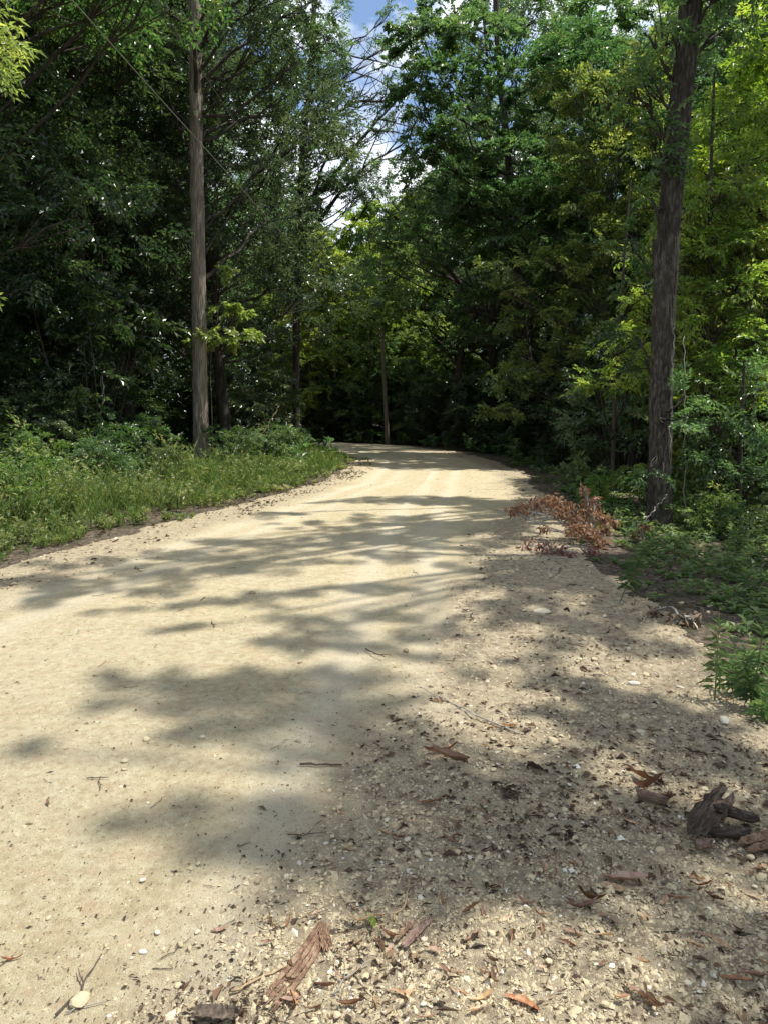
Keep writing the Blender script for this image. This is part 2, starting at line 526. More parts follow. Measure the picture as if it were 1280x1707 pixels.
# ------------------------------------------------------------------ leaves
def leaf_geo(mb, P, D, N, L, W, tint, fold=.22, droop=.18, mat=0):
    P = np.asarray(P); D = unit(D); S = unit(np.cross(D, N)); N = np.cross(S, D)
    L = np.broadcast_to(np.asarray(L, float), (len(P),))[:, None]; W = np.broadcast_to(np.asarray(W, float), (len(P),))[:, None]
    tip = P + D * L - N * droop * L
    l = P + D * .42 * L + S * W * .5 + N * fold * W
    r = P + D * .42 * L - S * W * .5 + N * fold * W
    V = np.stack([P, r, tip, l], 1).reshape(-1, 3)
    b = np.arange(len(P))[:, None] * 4
    F = np.concatenate([b + [[0, 1, 2]], b + [[0, 2, 3]]], 1).reshape(-1, 3)
    mb.add(V, F, np.repeat(np.broadcast_to(tint, (len(P),)), 2), mat)

def spray_template(r, n=34, kind='broad'):
    P = []; D = []; N = []
    if kind == 'pine':
        for i in range(n):
            t = (i // 3) / (n / 3)
            d = unit(np.array([.55 + .4 * t, 0, .1]) + r.normal(0, .55, 3))
            P.append(np.array([t * .8, 0, 0]) + r.normal(0, .02, 3)); D.append(d); N.append(unit(r.normal(0, 1, 3)))
    else:
        tw = [(np.zeros(3), np.array([1., 0, 0]), 1.0)]
        for i in range(4):
            t = .15 + .2 * i
            s = 1 if i % 2 else -1
            d = unit(np.array([.75, s * .8, r.normal(0, .25)]))
            tw.append((np.array([t, 0, -.1 * t * t]), d, .55 - .07 * i))
        w = np.array([t[2] for t in tw]); cnt = np.maximum(2, np.round(n * w / w.sum())).astype(int)
        for (p, d, l), c in zip(tw, cnt):
            side = unit(np.cross(d, [0, 0, 1]))
            for j in range(c):
                t = (j + .6) / c
                s = 1 if j % 2 else -1
                q = p + d * l * t + np.array([0, 0, -.14 * t * t * l])
                dd = unit(d * .7 + side * s * (.9 - .4 * t) + np.array([0, 0, -.15]) + r.normal(0, .22, 3))
                P.append(q + r.normal(0, .015, 3)); D.append(dd); N.append(unit(np.array([0, 0, 1.]) + r.normal(0, .38, 3)))
    return np.array(P), np.array(D), np.array(N)

_r = np.random.default_rng(3)
SPRAYS = {'broad': [spray_template(_r, 34) for _ in range(6)], 'pine': [spray_template(_r, 42, 'pine') for _ in range(4)]}

def put_sprays(mb, C, DIR, S, leafL, ratio, r, kind='broad', mat=0, tmean=.45, tvar=.2, tintc=None):
    """C centres, DIR directions, S spray length"""
    C = np.asarray(C, float)
    if len(C) == 0: return
    DIR = unit(DIR)
    S = np.broadcast_to(np.asarray(S, float), (len(C),))
    X = DIR
    up = unit(np.array([0, 0, 1.]) + r.normal(0, .3, (len(C), 3)))
    Y = unit(np.cross(up, X)); Z = np.cross(X, Y)
    R = np.stack([X, Y, Z], 1)   # rows
    tid = r.integers(0, len(SPRAYS[kind]), len(C))
    for k, (p, d, nn) in enumerate(SPRAYS[kind]):
        s = np.where(tid == k)[0]
        if len(s) == 0: continue
        m = len(p)
        Pw = C[s][:, None, :] + np.einsum('mj,njk->nmk', p, R[s]) * S[s][:, None, None]
        Dw = np.einsum('mj,njk->nmk', d, R[s]); Nw = np.einsum('mj,njk->nmk', nn, R[s])
        t = r.normal(tmean, tvar * .7, (len(s), 1)) + r.normal(0, tvar, (len(s), m))
        if tintc is not None: t = t + tintc[s][:, None]
        L = leafL * r.uniform(.65, 1.25, len(s) * m)
        leaf_geo(mb, Pw.reshape(-1, 3), Dw.reshape(-1, 3), Nw.reshape(-1, 3), L, L * ratio * r.uniform(.8, 1.15, len(L)),
                 np.clip(t, 0, 1).ravel(), mat=mat)

def clump_sprays(c, rad, n, r, flat=.6, shell=.45):
    u = unit(r.normal(0, 1, (n, 3))); u[:, 2] = np.abs(u[:, 2]) * 1.15 - .42
    rr = rad * (shell + (1 - shell) * r.random(n) ** .7)
    P = c + u * rr[:, None] * np.array([1, 1, flat])
    D = unit(u * np.array([1, 1, .4]) + r.normal(0, .45, (n, 3)) + np.array([0, 0, -.12]))
    return P, D

def build_tree(clumps, base, trunk_top, tr, r, leafL=.16, ratio=.55, spray=.75, dens=16, kind='broad', wood_k=8, lean=None,
               tmean=.45, tvar=.2, flat=.6, limb_scale=1.0, keep=None, trunk_pts=None, wig=.2):
    """clumps: (x,y,z,rad) array relative to base. returns wood MB, leaf MB"""
    wood = MB(); lf = MB()
    top = np.asarray(trunk_top, float)
    n = 14
    t = np.linspace(0, 1, n)
    if trunk_pts is None:
        w = np.cumsum(r.normal(0, wig, (n, 2)) * .5, 0); w -= w[0]
        TP = np.stack([t * top[0] + w[:, 0] * t, t * top[1] + w[:, 1] * t, t * top[2] - .15 * (t == 0)], 1)
    else:
        TP = trunk_pts
    TR = tr * (1 - .82 * np.linspace(0, 1, len(TP)) ** .9) * (1 + .45 * np.exp(-np.linspace(0, 1, len(TP)) * 18))
    add_tube(wood, TP, TR, wood_k, rough=.08, seed=1)
    for (x, y, z, rad) in clumps:
        c = np.array([x, y, z])
        ns = max(3, int(dens * rad * rad))
        P, D = clump_sprays(c, rad, ns, r, flat)
        if keep is not None:
            k = keep(P + np.asarray(base))
            P = P[k]; D = D[k]
            if len(P) < .3 * ns: continue
        hd = np.hypot(x - np.interp(z, TP[:, 2], TP[:, 0]), y - np.interp(z, TP[:, 2], TP[:, 1]))
        za = np.clip(z - hd * r.uniform(.35, .9) - .3, top[2] * .18, top[2] * .98)
        a = np.array([np.interp(za, TP[:, 2], TP[:, 0]), np.interp(za, TP[:, 2], TP[:, 1]), za])
        mid = (a + c) / 2 + np.array([0, 0, -.06 * hd]) + r.normal(0, .12 * hd + .05, 3)
        LP = bez(a, mid, c, 8)
        LP[1:-1] += r.normal(0, .018 * hd + .01, (6, 3))
        r0 = np.clip(.013 * hd * limb_scale + .02, .02, np.interp(za, TP[:, 2], TR) * .7)
        add_tube(wood, LP, np.linspace(r0, .014, 8), 5)
        # twigs from limb end to some sprays
        for q in P[:min(6, ns)]:
            m2 = (LP[5] + q) / 2 + r.normal(0, .08, 3)
            add_tube(wood, bez(LP[5], m2, q, 4), np.array([.016, .012, .008, .005]), 3)
        put_sprays(lf, P, D, spray * r.uniform(.7, 1.2, len(P)), leafL, ratio, r, kind, tmean=tmean, tvar=tvar,
                   tintc=np.full(len(P), r.normal(0, .08)))
    return wood, lf

def crown_shape(r, zb, zt, R, n, rad=(1.0, 1.7), peak=.4):
    out = []
    for i in range(n):
        t = (i + r.random()) / n
        z = zb + (zt - zb) * t
        env = R * (np.sin(pi * np.clip((t * .92 + .08) ** (.7 if peak < .5 else 1), 0, 1)) ** .7 * .9 + .1)
        a = i * 2.4 + r.normal(0, .5); d = env * sqrt(r.uniform(.15, 1))
        out.append((cos(a) * d, sin(a) * d, z, r.uniform(*rad) * (1 - .25 * t)))
    return np.array(out)

def finish_tree(name, loc, label, wood, lf, mw, ml, cat='tree', group=None, sm=True):
    root = empty(name, loc, label, cat, group)
    link('trunk', wood.mesh('trunk', [mw], sm), root)
    if lf is not None and lf.n:
        link('crown', lf.mesh('crown', [ml]), root)
    return root

def copy_tree(o):
    c = o.copy(); COL.objects.link(c)
    for ch in list(o.children):
        d = ch.copy(); COL.objects.link(d); d.parent = c
    return c

# where sun must reach the ground / where the sky gap is
def sun_lit_zone(P):
    """True for points whose shadow would fall on sunlit stretches of road and verge"""
    q = P - SUN * (P[:, 2] / SUN[2])[:, None]
    x, y = q[:, 0], q[:, 1]
    sd, side = road_sd(x, y)
    band = (y > 13.6) & (y < 20.0) & (x > -6) & (sd > .25) | (y > 13.6) & (y < 24.5) & (x < -1) & (x > -6.5)
    near = (y > -1) & (x > -6.5) & (((y < 5.0) & (x < 3.0)) | ((y < 8.0) & (x < 1.5)) | ((y > 8) & (y < 10.8) & (x > 1.7) & (x < 3.2)) | ((y < 13.7) & (x < np.interp(y, [8, 11, 13.7], [.9, .2, -.6]))))
    return band | near

def proj(P):
    q = P - np.array([0, 0, CAM_H])
    dep = q[:, 1] * cos(PITCH) - q[:, 2] * sin(PITCH)
    up = q[:, 1] * sin(PITCH) + q[:, 2] * cos(PITCH)
    dep_ = np.where(dep > .1, dep, .1)
    return 640 + FPX * q[:, 0] / dep_, 853.5 - FPX * up / dep_, dep

def keep_std(P):
    px, py, dep = proj(P)
    # open sky between the two wooded sides
    cx = np.interp(py, [-50, 40, 150, 260, 330], [580, 585, 600, 640, 668])
    wd = np.interp(py, [-50, 40, 150, 260, 330, 350], [30, 28, 38, 30, 14, 0])
    gap = (np.abs(px - cx) < wd) & (py < 350) & (dep > 5)
    gap2 = (np.abs(px - 870) < 26) & (py < 28)
    return ~(sun_lit_zone(P) | gap | gap2)

# ------------------------------------------------------------------ shared tree kinds
def make_kind(seed, name, hgt, zb, R, ncl, tr, ml, mw, kind='broad', leafL=.155, ratio=.55, spray=.85, dens=15, rad=(1.1, 1.9), tmean=.45, flat=.6):
    r = np.random.default_rng(seed)
    cl = crown_shape(r, zb, hgt, R, ncl, rad)
    wood, lf = build_tree(cl, (0, 0, 0), (r.normal(0, .6), r.normal(0, .6), hgt * .97), tr, r, leafL, ratio, spray, dens, kind, tmean=tmean, flat=flat)
    root = finish_tree(name, (0, 0, -60), 'x', wood, lf, mw, ml)
    return root

KINDS = {
    'oak': make_kind(21, 'oak_tree', 21, 6, 5.2, 46, .19, M_LEAF, M_BARK),
    'gum': make_kind(22, 'sweetgum_tree', 20, 4, 3.6, 42, .14, M_LEAF, M_BARK, leafL=.15, ratio=.7, tmean=.55),
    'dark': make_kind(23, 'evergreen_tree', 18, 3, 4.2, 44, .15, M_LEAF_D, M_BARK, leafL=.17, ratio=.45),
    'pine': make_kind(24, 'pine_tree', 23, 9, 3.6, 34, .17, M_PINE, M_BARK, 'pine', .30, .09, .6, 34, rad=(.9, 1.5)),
    'bright': make_kind(26, 'sun_toned_tree', 15, 2.5, 3.8, 40, .16, M_LEAF_Y, M_BARK, leafL=.19, ratio=.6, spray=.65, dens=17, tmean=.5),  # backdrop kind with sunlight put into its leaf colour
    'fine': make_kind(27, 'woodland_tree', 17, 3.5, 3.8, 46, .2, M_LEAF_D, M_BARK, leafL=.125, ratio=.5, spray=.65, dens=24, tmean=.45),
    'slim': make_kind(25, 'young_tree', 13, 1.5, 2.5, 30, .09, M_LEAF, M_BARK, leafL=.17, spray=.8, dens=13, tmean=.6, rad=(.8, 1.4)),
}
def make_bush(seed, name, hgt, R, ncl, ml, leafL, ratio, tmean=.5, dens=24, stems=5):
    r = np.random.default_rng(seed)
    wood = MB(); lf = MB()
    for i in range(ncl):
        a = r.uniform(0, 2 * pi); z = hgt * (.12 + .85 * r.random()); d = R * sqrt(r.random()) * (1.05 - .5 * z / hgt)
        c = np.array([cos(a) * d, sin(a) * d, z]); rad = r.uniform(.3, .55) * (hgt / 2.2) ** .5
        b = np.array([cos(a) * .12, sin(a) * .12, -.05])
        add_tube(wood, bez(b, (b + c) / 2 + np.array([0, 0, .2]) + r.normal(0, .1, 3), c, 6), np.linspace(.022, .006, 6), 4)
        P, D = clump_sprays(c, rad, max(4, int(dens * rad * rad)), r, .7)
        put_sprays(lf, P, D, .42 * r.uniform(.7, 1.2, len(P)), leafL, ratio, r, tmean=tmean)
    root = empty(name, (0, 0, -60), 'x', 'shrub')
    link('stem', wood.mesh('stem', [M_BARK], True), root)
    link('foliage', lf.mesh('foliage', [ml]), root)
    return root
BUSH = {
    'a': make_bush(31, 'understory_shrub', 2.6, 1.3, 26, M_LEAF, .11, .5),
    'b': make_bush(32, 'understory_shrub', 3.6, 1.5, 30, M_LEAF_D, .14, .5),
    'c': make_bush(33, 'understory_shrub', 1.6, 1.1, 20, M_WEED, .10, .5, .4),
}
_used = set()
def place(store, key, x, y, s, rot, label, group, sz=None, cat=None):
    o = store[key]
    if key in _used: o = copy_tree(o)
    _used.add(key)
    o.location = (x, y, tz(x, y) - .05)
    o.rotation_euler = (0, 0, rot)
    o.scale = (s, s, sz or s)
    o['label'] = label
    if group: o['group'] = group
    elif 'group' in o: del o['group']
    if cat: o['category'] = cat
    return o

def edge_at(y):
    return np.interp(y, ROAD[:, 1], ROAD[:, 0]) + np.interp(y, ROAD[:, 1], ROAD[:, 2]) + max(0, y - 30) * .25
# scattered wood behind and beside the road
tr_r = np.random.default_rng(77)
HERO_XY = [(-4.9, 19.3), (3.9, 10.4), (-4.2, 31), (6, 29), (-8.6, 21), (.2, 37.5)]
placed = []
def ok(x, y, dmin):
    for a, b in placed + HERO_XY:
        if (a - x) ** 2 + (b - y) ** 2 < dmin * dmin: return False
    return True
NAMES = {'oak': 'broad oak tree', 'gum': 'straight sweetgum tree', 'dark': 'dark leaved evergreen tree', 'pine': 'tall pine tree', 'slim': 'slim young tree', 'bright': 'sun toned low tree', 'fine': 'small leaved woodland tree'}
FIXED = [(12.5, 26.5, 'gum'), (15, 31, 'oak'), (11, 34, 'gum'), (17.5, 27.5, 'dark'), (5.8, 38, 'oak'), (13, 38, 'oak'), (9, 41, 'dark'), (18, 36, 'gum'),
         (-8.5, 24, 'fine'), (-12, 21, 'fine'), (-10.5, 29, 'pine'), (-6.4, 31.5, 'dark'), (-7.4, 26.5, 'pine'), (-13, 26, 'dark'), (-10.2, 18, 'fine'), (-11, 15.0, 'fine'), (-15, 20, 'fine'), (-13, 33, 'oak'), (-16, 28, 'dark'),
         (-1.2, 52, 'bright'), (-4.8, 49, 'bright'), (2.4, 55, 'bright'), (-7.5, 52, 'bright'), (.5, 46, 'bright'), (-3, 44.5, 'bright'), (12.5, 23, 'slim')]
def where_words(x, y):
    a = x / y
    col = ('out beyond the left frame edge' if a < -.58 else 'at the far left' if a < -.42 else 'left of the vine covered trunk' if a < -.33 else 'left of the lit grey trunk' if a < -.26 else
           'just right of the lit grey trunk' if a < -.17 else 'over the left arm of the bend' if a < -.07 else 'straight ahead behind the wooden pole' if a < .04 else 'right of the wooden pole' if a < .12 else
           'behind the spreading oak' if a < .24 else 'left of the thick dark trunk' if a < .36 else 'behind the thick dark trunk' if a < .45 else 'at the far right' if a < .58 else 'out beyond the right frame edge')
    dep = 'near the road' if y < 22 else 'in the second row' if y < 34 else 'well back' if y < 50 else 'deep in the wood' if y < 66 else 'farthest back'
    return col, dep
cnt = 0
for it in range(6000):
    if cnt >= 118: break
    if it < len(FIXED): x, y, kind_f = FIXED[it]
    else: y = tr_r.uniform(11, 82); x = tr_r.uniform(-.72 * y - 5, .72 * y + 6)
    sd, side = road_sd(np.array([x]), np.array([y])); sd = float(sd[0]); side = float(side[0])
    if sd > -2.2: continue
    left = side < 0
    if left and y < 36 and sd > -3.4: continue
    kind = tr_r.choice(['oak', 'gum', 'dark', 'pine', 'slim'], p=[.28, .2, .2, .14, .18])
    if it < len(FIXED): kind = kind_f
    elif y < 27 and x < 0: kind = 'fine' if tr_r.random() < .8 else 'pine'
    elif x < -3 and y < 45 and kind == 'gum': kind = 'dark'  # darker leaf kind swapped in so the left wood looks shaded
    base_h = {'oak': 21, 'gum': 20, 'dark': 18, 'pine': 23, 'slim': 13, 'bright': 15, 'fine': 17}[kind]
    s = tr_r.uniform(.85, 1.15)
    R = {'oak': 5.5, 'gum': 4, 'dark': 4.5, 'pine': 4, 'slim': 3, 'bright': 4, 'fine': 4}[kind] * s
    # nothing may stand in the sun of the open road
    if y > 26 and x < 11: s *= 1.2
    if not left and y < 26:
        hmax = (x - R * .55 - 3.4) / (SUN[0] / SUN[2])
        if hmax < 5: continue
        s = min(s, hmax / base_h)
        if s < .45: continue
    # crowns that would take the sun from the sunlit faces of the wood are left out
    if not left and it >= len(FIXED):
        okk = False
        kx = SUN[0] / SUN[2]
        while s > .34:
            h_ = s * base_h; R_ = R / 1.1
            hit = False
            for (xa, xb, ya, yb, z0) in ((4.5, 9.0, 9, 19, 3.5), (1, 9, 24.5, 32, 8)):
                if not (ya < y < yb) or h_ < z0: continue
                qa = x - kx * (h_ - z0) - R_ * .5; qb = x - kx * (max(.4 * h_, z0) - z0) + R_ * .5
                if qa < xb and qb > xa: hit = True
            if not hit: okk = True; break
            s *= .9; R *= .9
        if not okk: continue
    # keep the sky gap open
    ax = x / y
    if -.155 < ax < .085 and y > 30:
        want = (350 + tr_r.uniform(-15, 90))
        if -.115 < ax < .05:
            smax = ((690 - want) / FPX * y + 1.6) / base_h
            s = min(s, smax)
            if s < .3: continue
        elif y < 60 and R / y > min(abs(ax + .095), abs(ax - .045)) * 1.1 + .02: continue
    if not ok(x, y, 3.0 if y < 40 else 3.6): continue
    placed.append((x, y)); cnt += 1
    col_, dep_ = where_words(x, y)
    place(KINDS, kind, x, y, s, tr_r.uniform(0, 6.28), '%s %s, %s' % (NAMES[kind], dep_, col_), '%ss %s' % (NAMES[kind], col_))
bn = 0
for it in range(4000):
    if bn >= 120: break
    y = tr_r.uniform(9, 62); x = tr_r.uniform(-.62 * y - 3, .62 * y + 3)
    sd, side = road_sd(np.array([x]), np.array([y])); sd = float(sd[0]); side = float(side[0])
    lim = -2.6 if side < 0 else -2.0
    if sd > lim: continue
    if sd < -16 and tr_r.random() < .6: continue
    if side > 0 and y < 14 and x < 6: continue
    if side < 0 and y < 14 and sd > -3.6: continue
    if x < 0 and y < 19.6 and -.35 < x / y < -.20: continue
    if x < 0 and 19 < y < 32 and -.22 < x / y < -.13: continue
    bn += 1
    k = tr_r.choice(['a', 'b', 'c'], p=[.4, .45, .15])
    col_, dep_ = where_words(x, y)
    sw = {'a': 'leafy green shrub', 'b': 'tall dark shrub', 'c': 'low bright shrub'}[k]
    place(BUSH, k, x, y, tr_r.uniform(.8, 1.5), tr_r.uniform(0, 6.28), '%s %s, %s' % (sw, dep_, col_), '%ss %s' % (sw, col_))
for (x_, y_, k_, s_, lb_) in [(4.55, 9.9, 'c', .42, 'low bush just right of the thick trunk base'), (5.3, 9.0, 'c', .5, 'leafy bush at the right ditch below the low sapling'),
                          (6.0, 10.6, 'a', .5, 'bush between thick trunk and the right frame edge'), (4.7, 12.4, 'c', .6, 'bush standing behind the thick trunk base'), (3.75, 12.6, 'c', .38, 'small bush behind the dead brown branch'),
                          (4.9, 7.6, 'c', .36, 'low weedy bush on the shaded slope at the right frame edge'), (4.2, 15.2, 'c', .45, 'low bush on the right edge of the sunny road stretch'), (5.2, 17.4, 'a', .45, 'bush under the small tree at the right of the bend'),(-5.0, 9.6, 'c', .62, 'rounded bright bush heaped behind the verge weeds at the far left'), (-6.2, 12.2, 'c', .8, 'second bright bush behind the far left bush heap'),
                          (-5.6, 14.5, 'a', .55, 'leafy bush under the pale crooked vine'), (-5.9, 17.2, 'a', .6, 'small bush left of base of the lit grey trunk')]:
    place(BUSH, k_, x_, y_, s_, random.uniform(0, 6), lb_, None)
lb_r = np.random.default_rng(91)
for i_ in range(26):
    y_ = lb_r.uniform(6.5, 31); x_ = float(np.interp(y_, ROAD[:, 1], ROAD[:, 0]) - np.interp(y_, ROAD[:, 1], ROAD[:, 2])) - lb_r.uniform(1.7, 3.2)
    if (-.31 < x_ / y_ < -.215 and y_ < 19.5) or y_ > 25: continue
    k_ = str(lb_r.choice(['c', 'c', 'a']))
    c_, d_ = where_words(x_, y_)
    place(BUSH, k_, x_, y_, lb_r.uniform(.35, .7) * (1 if k_ == 'c' else .8), lb_r.uniform(0, 6), 'ragged %s bush close behind the left verge weeds, %s' % ('bright' if k_ == 'c' else 'leafy', c_),
          'ragged bushes behind the left verge weeds %s' % c_)
ob = np.random.default_rng(19)
for i_ in range(30):
    y_ = ob.uniform(20, 44); x_ = float(edge_at(y_)) + ob.uniform(1.3, 3.4)
    s_ = ob.uniform(.6, 1.15) if y_ > 24 else ob.uniform(.4, .7)
    if abs(x_ - .2) < .9 and y_ < 39: continue
    c_, d_ = where_words(x_, y_)
    place(BUSH, 'b', x_, y_, s_, ob.uniform(0, 6), 'dense dark thicket bush %s' % c_, 'dense thicket bushes along the outer bend %s' % c_)
for st in (KINDS, BUSH):
    for k, o in st.items():
        if k not in _used:
            for ch in list(o.children): bpy.data.objects.remove(ch)
            bpy.data.objects.remove(o)

# ------------------------------------------------------------------ hero trees
LOG = []
def px_clumps(lst, base):
    """(px, py, Y, radius px) -> offsets from base"""
    out = []
    for px, py, Y, rp in lst:
        p = A(px, py, Y) - base
        out.append((p[0], p[1], p[2], rp / FPX * Y))
    return np.array(out)

def ridged_trunk(P, R, k, r, depth=.05, fre=26):
    """trunk with vertical bark plates as geometry"""
    P = np.asarray(P); n = len(P)
    V, F, _ = tube(P, R, k, False)
    V = V.reshape(n, k, 3)
    a = np.linspace(0, 2 * pi, k, endpoint=False)
    L = np.concatenate([[0], np.cumsum(np.linalg.norm(np.diff(P, axis=0), axis=1))])
    u = (a / (2 * pi) * fre)[None, :] + .8 * (vnoise(L[:, None] * 1.4 + 0 * a[None, :], a[None, :] * 2 + 0 * L[:, None], 5) - .5)
    ridge = np.abs(((u + .5 * np.floor(L[:, None] * 2.6)) % 1) - .5) * 2
    nz = vnoise(u * 1.7, L[:, None] * 5 + 0 * u, 8)
    disp = (np.clip(ridge * 1.6, 0, 1) - .6) * depth * .6 + (nz - .5) * depth
    V = P[:, None, :] + (V - P[:, None, :]) * (1 + disp[..., None])
    return V.reshape(-1, 3), F

def smooth_path(pts, n):
    pts = np.asarray(pts, float)
    d = np.concatenate([[0], np.cumsum(np.linalg.norm(np.diff(pts, axis=0), axis=1))]); d /= d[-1]
    t = np.linspace(0, 1, n)
    out = np.stack([np.interp(t, d, pts[:, i]) for i in range(3)], 1)
    for _ in range(max(2, n // 12)):
        out[1:-1] = (out[:-2] + out[1:-1] * 2 + out[2:]) / 4
    return out

def hero(name, label, cat, base, path_px, Y, r0, r1, clumps, ml, mw, seed, ridged=0, **kw):
    r = np.random.default_rng(seed)
    base = np.asarray(base, float)
    pts = [A(px, py, Y + dy) - base for px, py, dy in path_px]
    pts[0] = np.array([pts[0][0], pts[0][1], -.15])
    TP = smooth_path(pts, 40)
    cl = px_clumps(clumps, base) if len(clumps) else np.zeros((0, 4))
    wood, lf = build_tree(cl, base, TP[-1], r0, r, trunk_pts=TP, **kw)
    # replace generated trunk by the shaped one
    n0 = len(wood.V[0])
    wood2 = MB()
    if ridged:
        TPd = smooth_path(pts, 260)
        t = np.linspace(0, 1, 260)
        R = (r0 + (r1 - r0) * t) * (1 + .3 * np.exp(-t * 28))
        V, F = ridged_trunk(TPd, R, 96, r, ridged, int(2 * pi * r0 / .055))
        wood2.add(V, F)
    else:
        t = np.linspace(0, 1, 40)
        V, F, _ = tube(TP, (r0 + (r1 - r0) * t) * (1 + .35 * np.exp(-t * 20)), 12, False, .1, 3)
        wood2.add(V, F)
    for i in range(1, len(wood.V)):
        pass
    root = empty(name, tuple(base), label, cat)
    off = n0
    for V_, F_, T_ in zip(wood.V[1:], wood.F[1:], wood.T[1:]):
        wood2.add(V_, F_ - off, T_[0], 1); off += len(V_)
    link('trunk', wood2.mesh('trunk', [mw, M_BARK], True), root)
    if lf.n: link('crown', lf.mesh('crown', [ml]), root)
    LOG.append('%s %d leaves %d' % (name, seed, lf.n // 4))
    return root

# left roadside tree with lit grey trunk
b = GT(337, 793)
hero('sweetgum_tree', 'tall roadside tree with lit grey ridged trunk behind the left verge grass', 'tree', b,
     [(337, 793, 0), (334, 640, 0), (332, 480, 0), (329, 300, 0), (326, 100, 0), (325, -200, 0)], b[1], .195, .12,
     [(280, 60, 20.5, 50), (395, 20, 19.6, 56), (420, 110, 20, 65), (375, 150, 20.2, 34), (295, 190, 20.4, 36), (375, 235, 20, 32), (440, 200, 20.5, 55),
      (362, 330, 19.6, 16), (290, 290, 20.2, 34), (385, 290, 20, 28), (460, 60, 20, 60), (250, 110, 20, 60), (260, 10, 19, 70), (400, 330, 20.4, 36), 
      (346, 60, 18.8, 16), (322, 150, 18.8, 15), (348, 205, 18.8, 17), (324, 262, 18.9, 14), (335, -10, 18.8, 24), (470, -20, 18, 80), (500, 90, 18.5, 50), (440, -90, 17, 90), (480, 160, 19, 45), (450, 270, 19.6, 40), (520, 20, 19, 45), (470, 350, 21, 34), (420, 60, 17.6, 60), (360, -80, 16, 90)],
     M_LEAF_D, M_BARK_L, 101, ridged=.15, leafL=.11, ratio=.5, spray=.5, dens=34, keep=keep_std)
b2 = GT(352, 786)
hero('maple_sapling', 'small sapling with two bright leafy sprays beside the grey trunk', 'sapling', b2,
     [(352, 786, 0), (354, 700, 0), (350, 610, -.1), (356, 540, -.3)], b2[1] - .2, .025, .012,
     [(372, 512, 18.6, 22), (395, 520, 18.5, 18), (345, 560, 18.5, 22), (378, 568, 18.4, 22), (403, 560, 18.4, 20), (372, 455, 18.7, 12), (330, 575, 18.6, 15)],
     M_LEAF_Y, M_BARK, 102, leafL=.11, ratio=.75, spray=.32, dens=90, tmean=.6, flat=.4)

# tree with vines further left
b = np.array([*(A(150, 740, 18.5)[:2]), 0]); b[2] = tz(b[0], b[1])
hero('vine_covered_tree', 'dark trunk wrapped in dangling vines at far left of road', 'tree', b,
     [(150, 760, 0), (140, 600, 0), (128, 400, .2), (124, 150, .2), (122, -250, 0)], b[1], .2, .12,
     [(60, 40, 17, 70), (150, 60, 18, 80), (90, 160, 18, 70), (190, 170, 19, 60), (30, 230, 17, 60), (130, 290, 18, 60), (210, 330, 18.5, 50),
      (70, 370, 18, 55), (170, 420, 18, 50), (100, 500, 17.5, 40), (160, 560, 17.6, 34), (210, 610, 17.6, 36), (200, 240, 18.5, 55), (230, 80, 18, 60)],
     M_LEAF_D, M_BARK, 103, leafL=.12, ratio=.5, spray=.5, dens=26, tmean=.5, keep=keep_std)

# dark slim trunk at the inside of the bend, limbs reaching into the sky gap
b = GT(494, 752)
hero('bare_limbed_oak', 'oak with crooked dark limbs reaching across the gap of sky', 'tree', b,
     [(494, 752, 0), (494, 600, 0), (497, 400, 0), (505, 250, 0), (520, 100, 0), (530, -120, 0)], b[1], .16, .09,
     [(480, 300, 30, 30), (500, 210, 30, 34), (545, 150, 30, 20), (575, 245, 30.5, 22), (598, 280, 31, 24), (625, 300, 31, 20), (560, 300, 30, 26), (540, 250, 29, 18),
      (560, 90, 30, 18), (520, 60, 30, 30), (500, 130, 31, 34), (470, 40, 30, 40), (590, 330, 31, 16), (530, 340, 30, 24), (505, 400, 30, 20),
      (470, 420, 30, 22), (480, 500, 30, 20), (515, 150, 29.5, 22), (640, 270, 31.5, 12), (650, 20, 31, 16), (612, 60, 31, 12), (548, 60, 30, 24), (556, 115, 30.5, 20), (535, 190, 30, 24), (552, 215, 30.5, 20), (585, 160, 31, 12), (610, 215, 31, 14), (575, 300, 30, 24), (600, 320, 30, 22), (540, 300, 29.5, 26), (530, 110, 29, 26), (630, 320, 31, 18), (646, 205, 31.5, 12), (640, 150, 31.5, 11), (570, 20, 30.5, 14), (655, 70, 31, 14), (628, 100, 31, 10)],
     M_LEAF, M_BARK, 104, leafL=.13, ratio=.4, spray=.5, dens=60, tmean=.35, limb_scale=.4, keep=lambda P: ~sun_lit_zone(P))
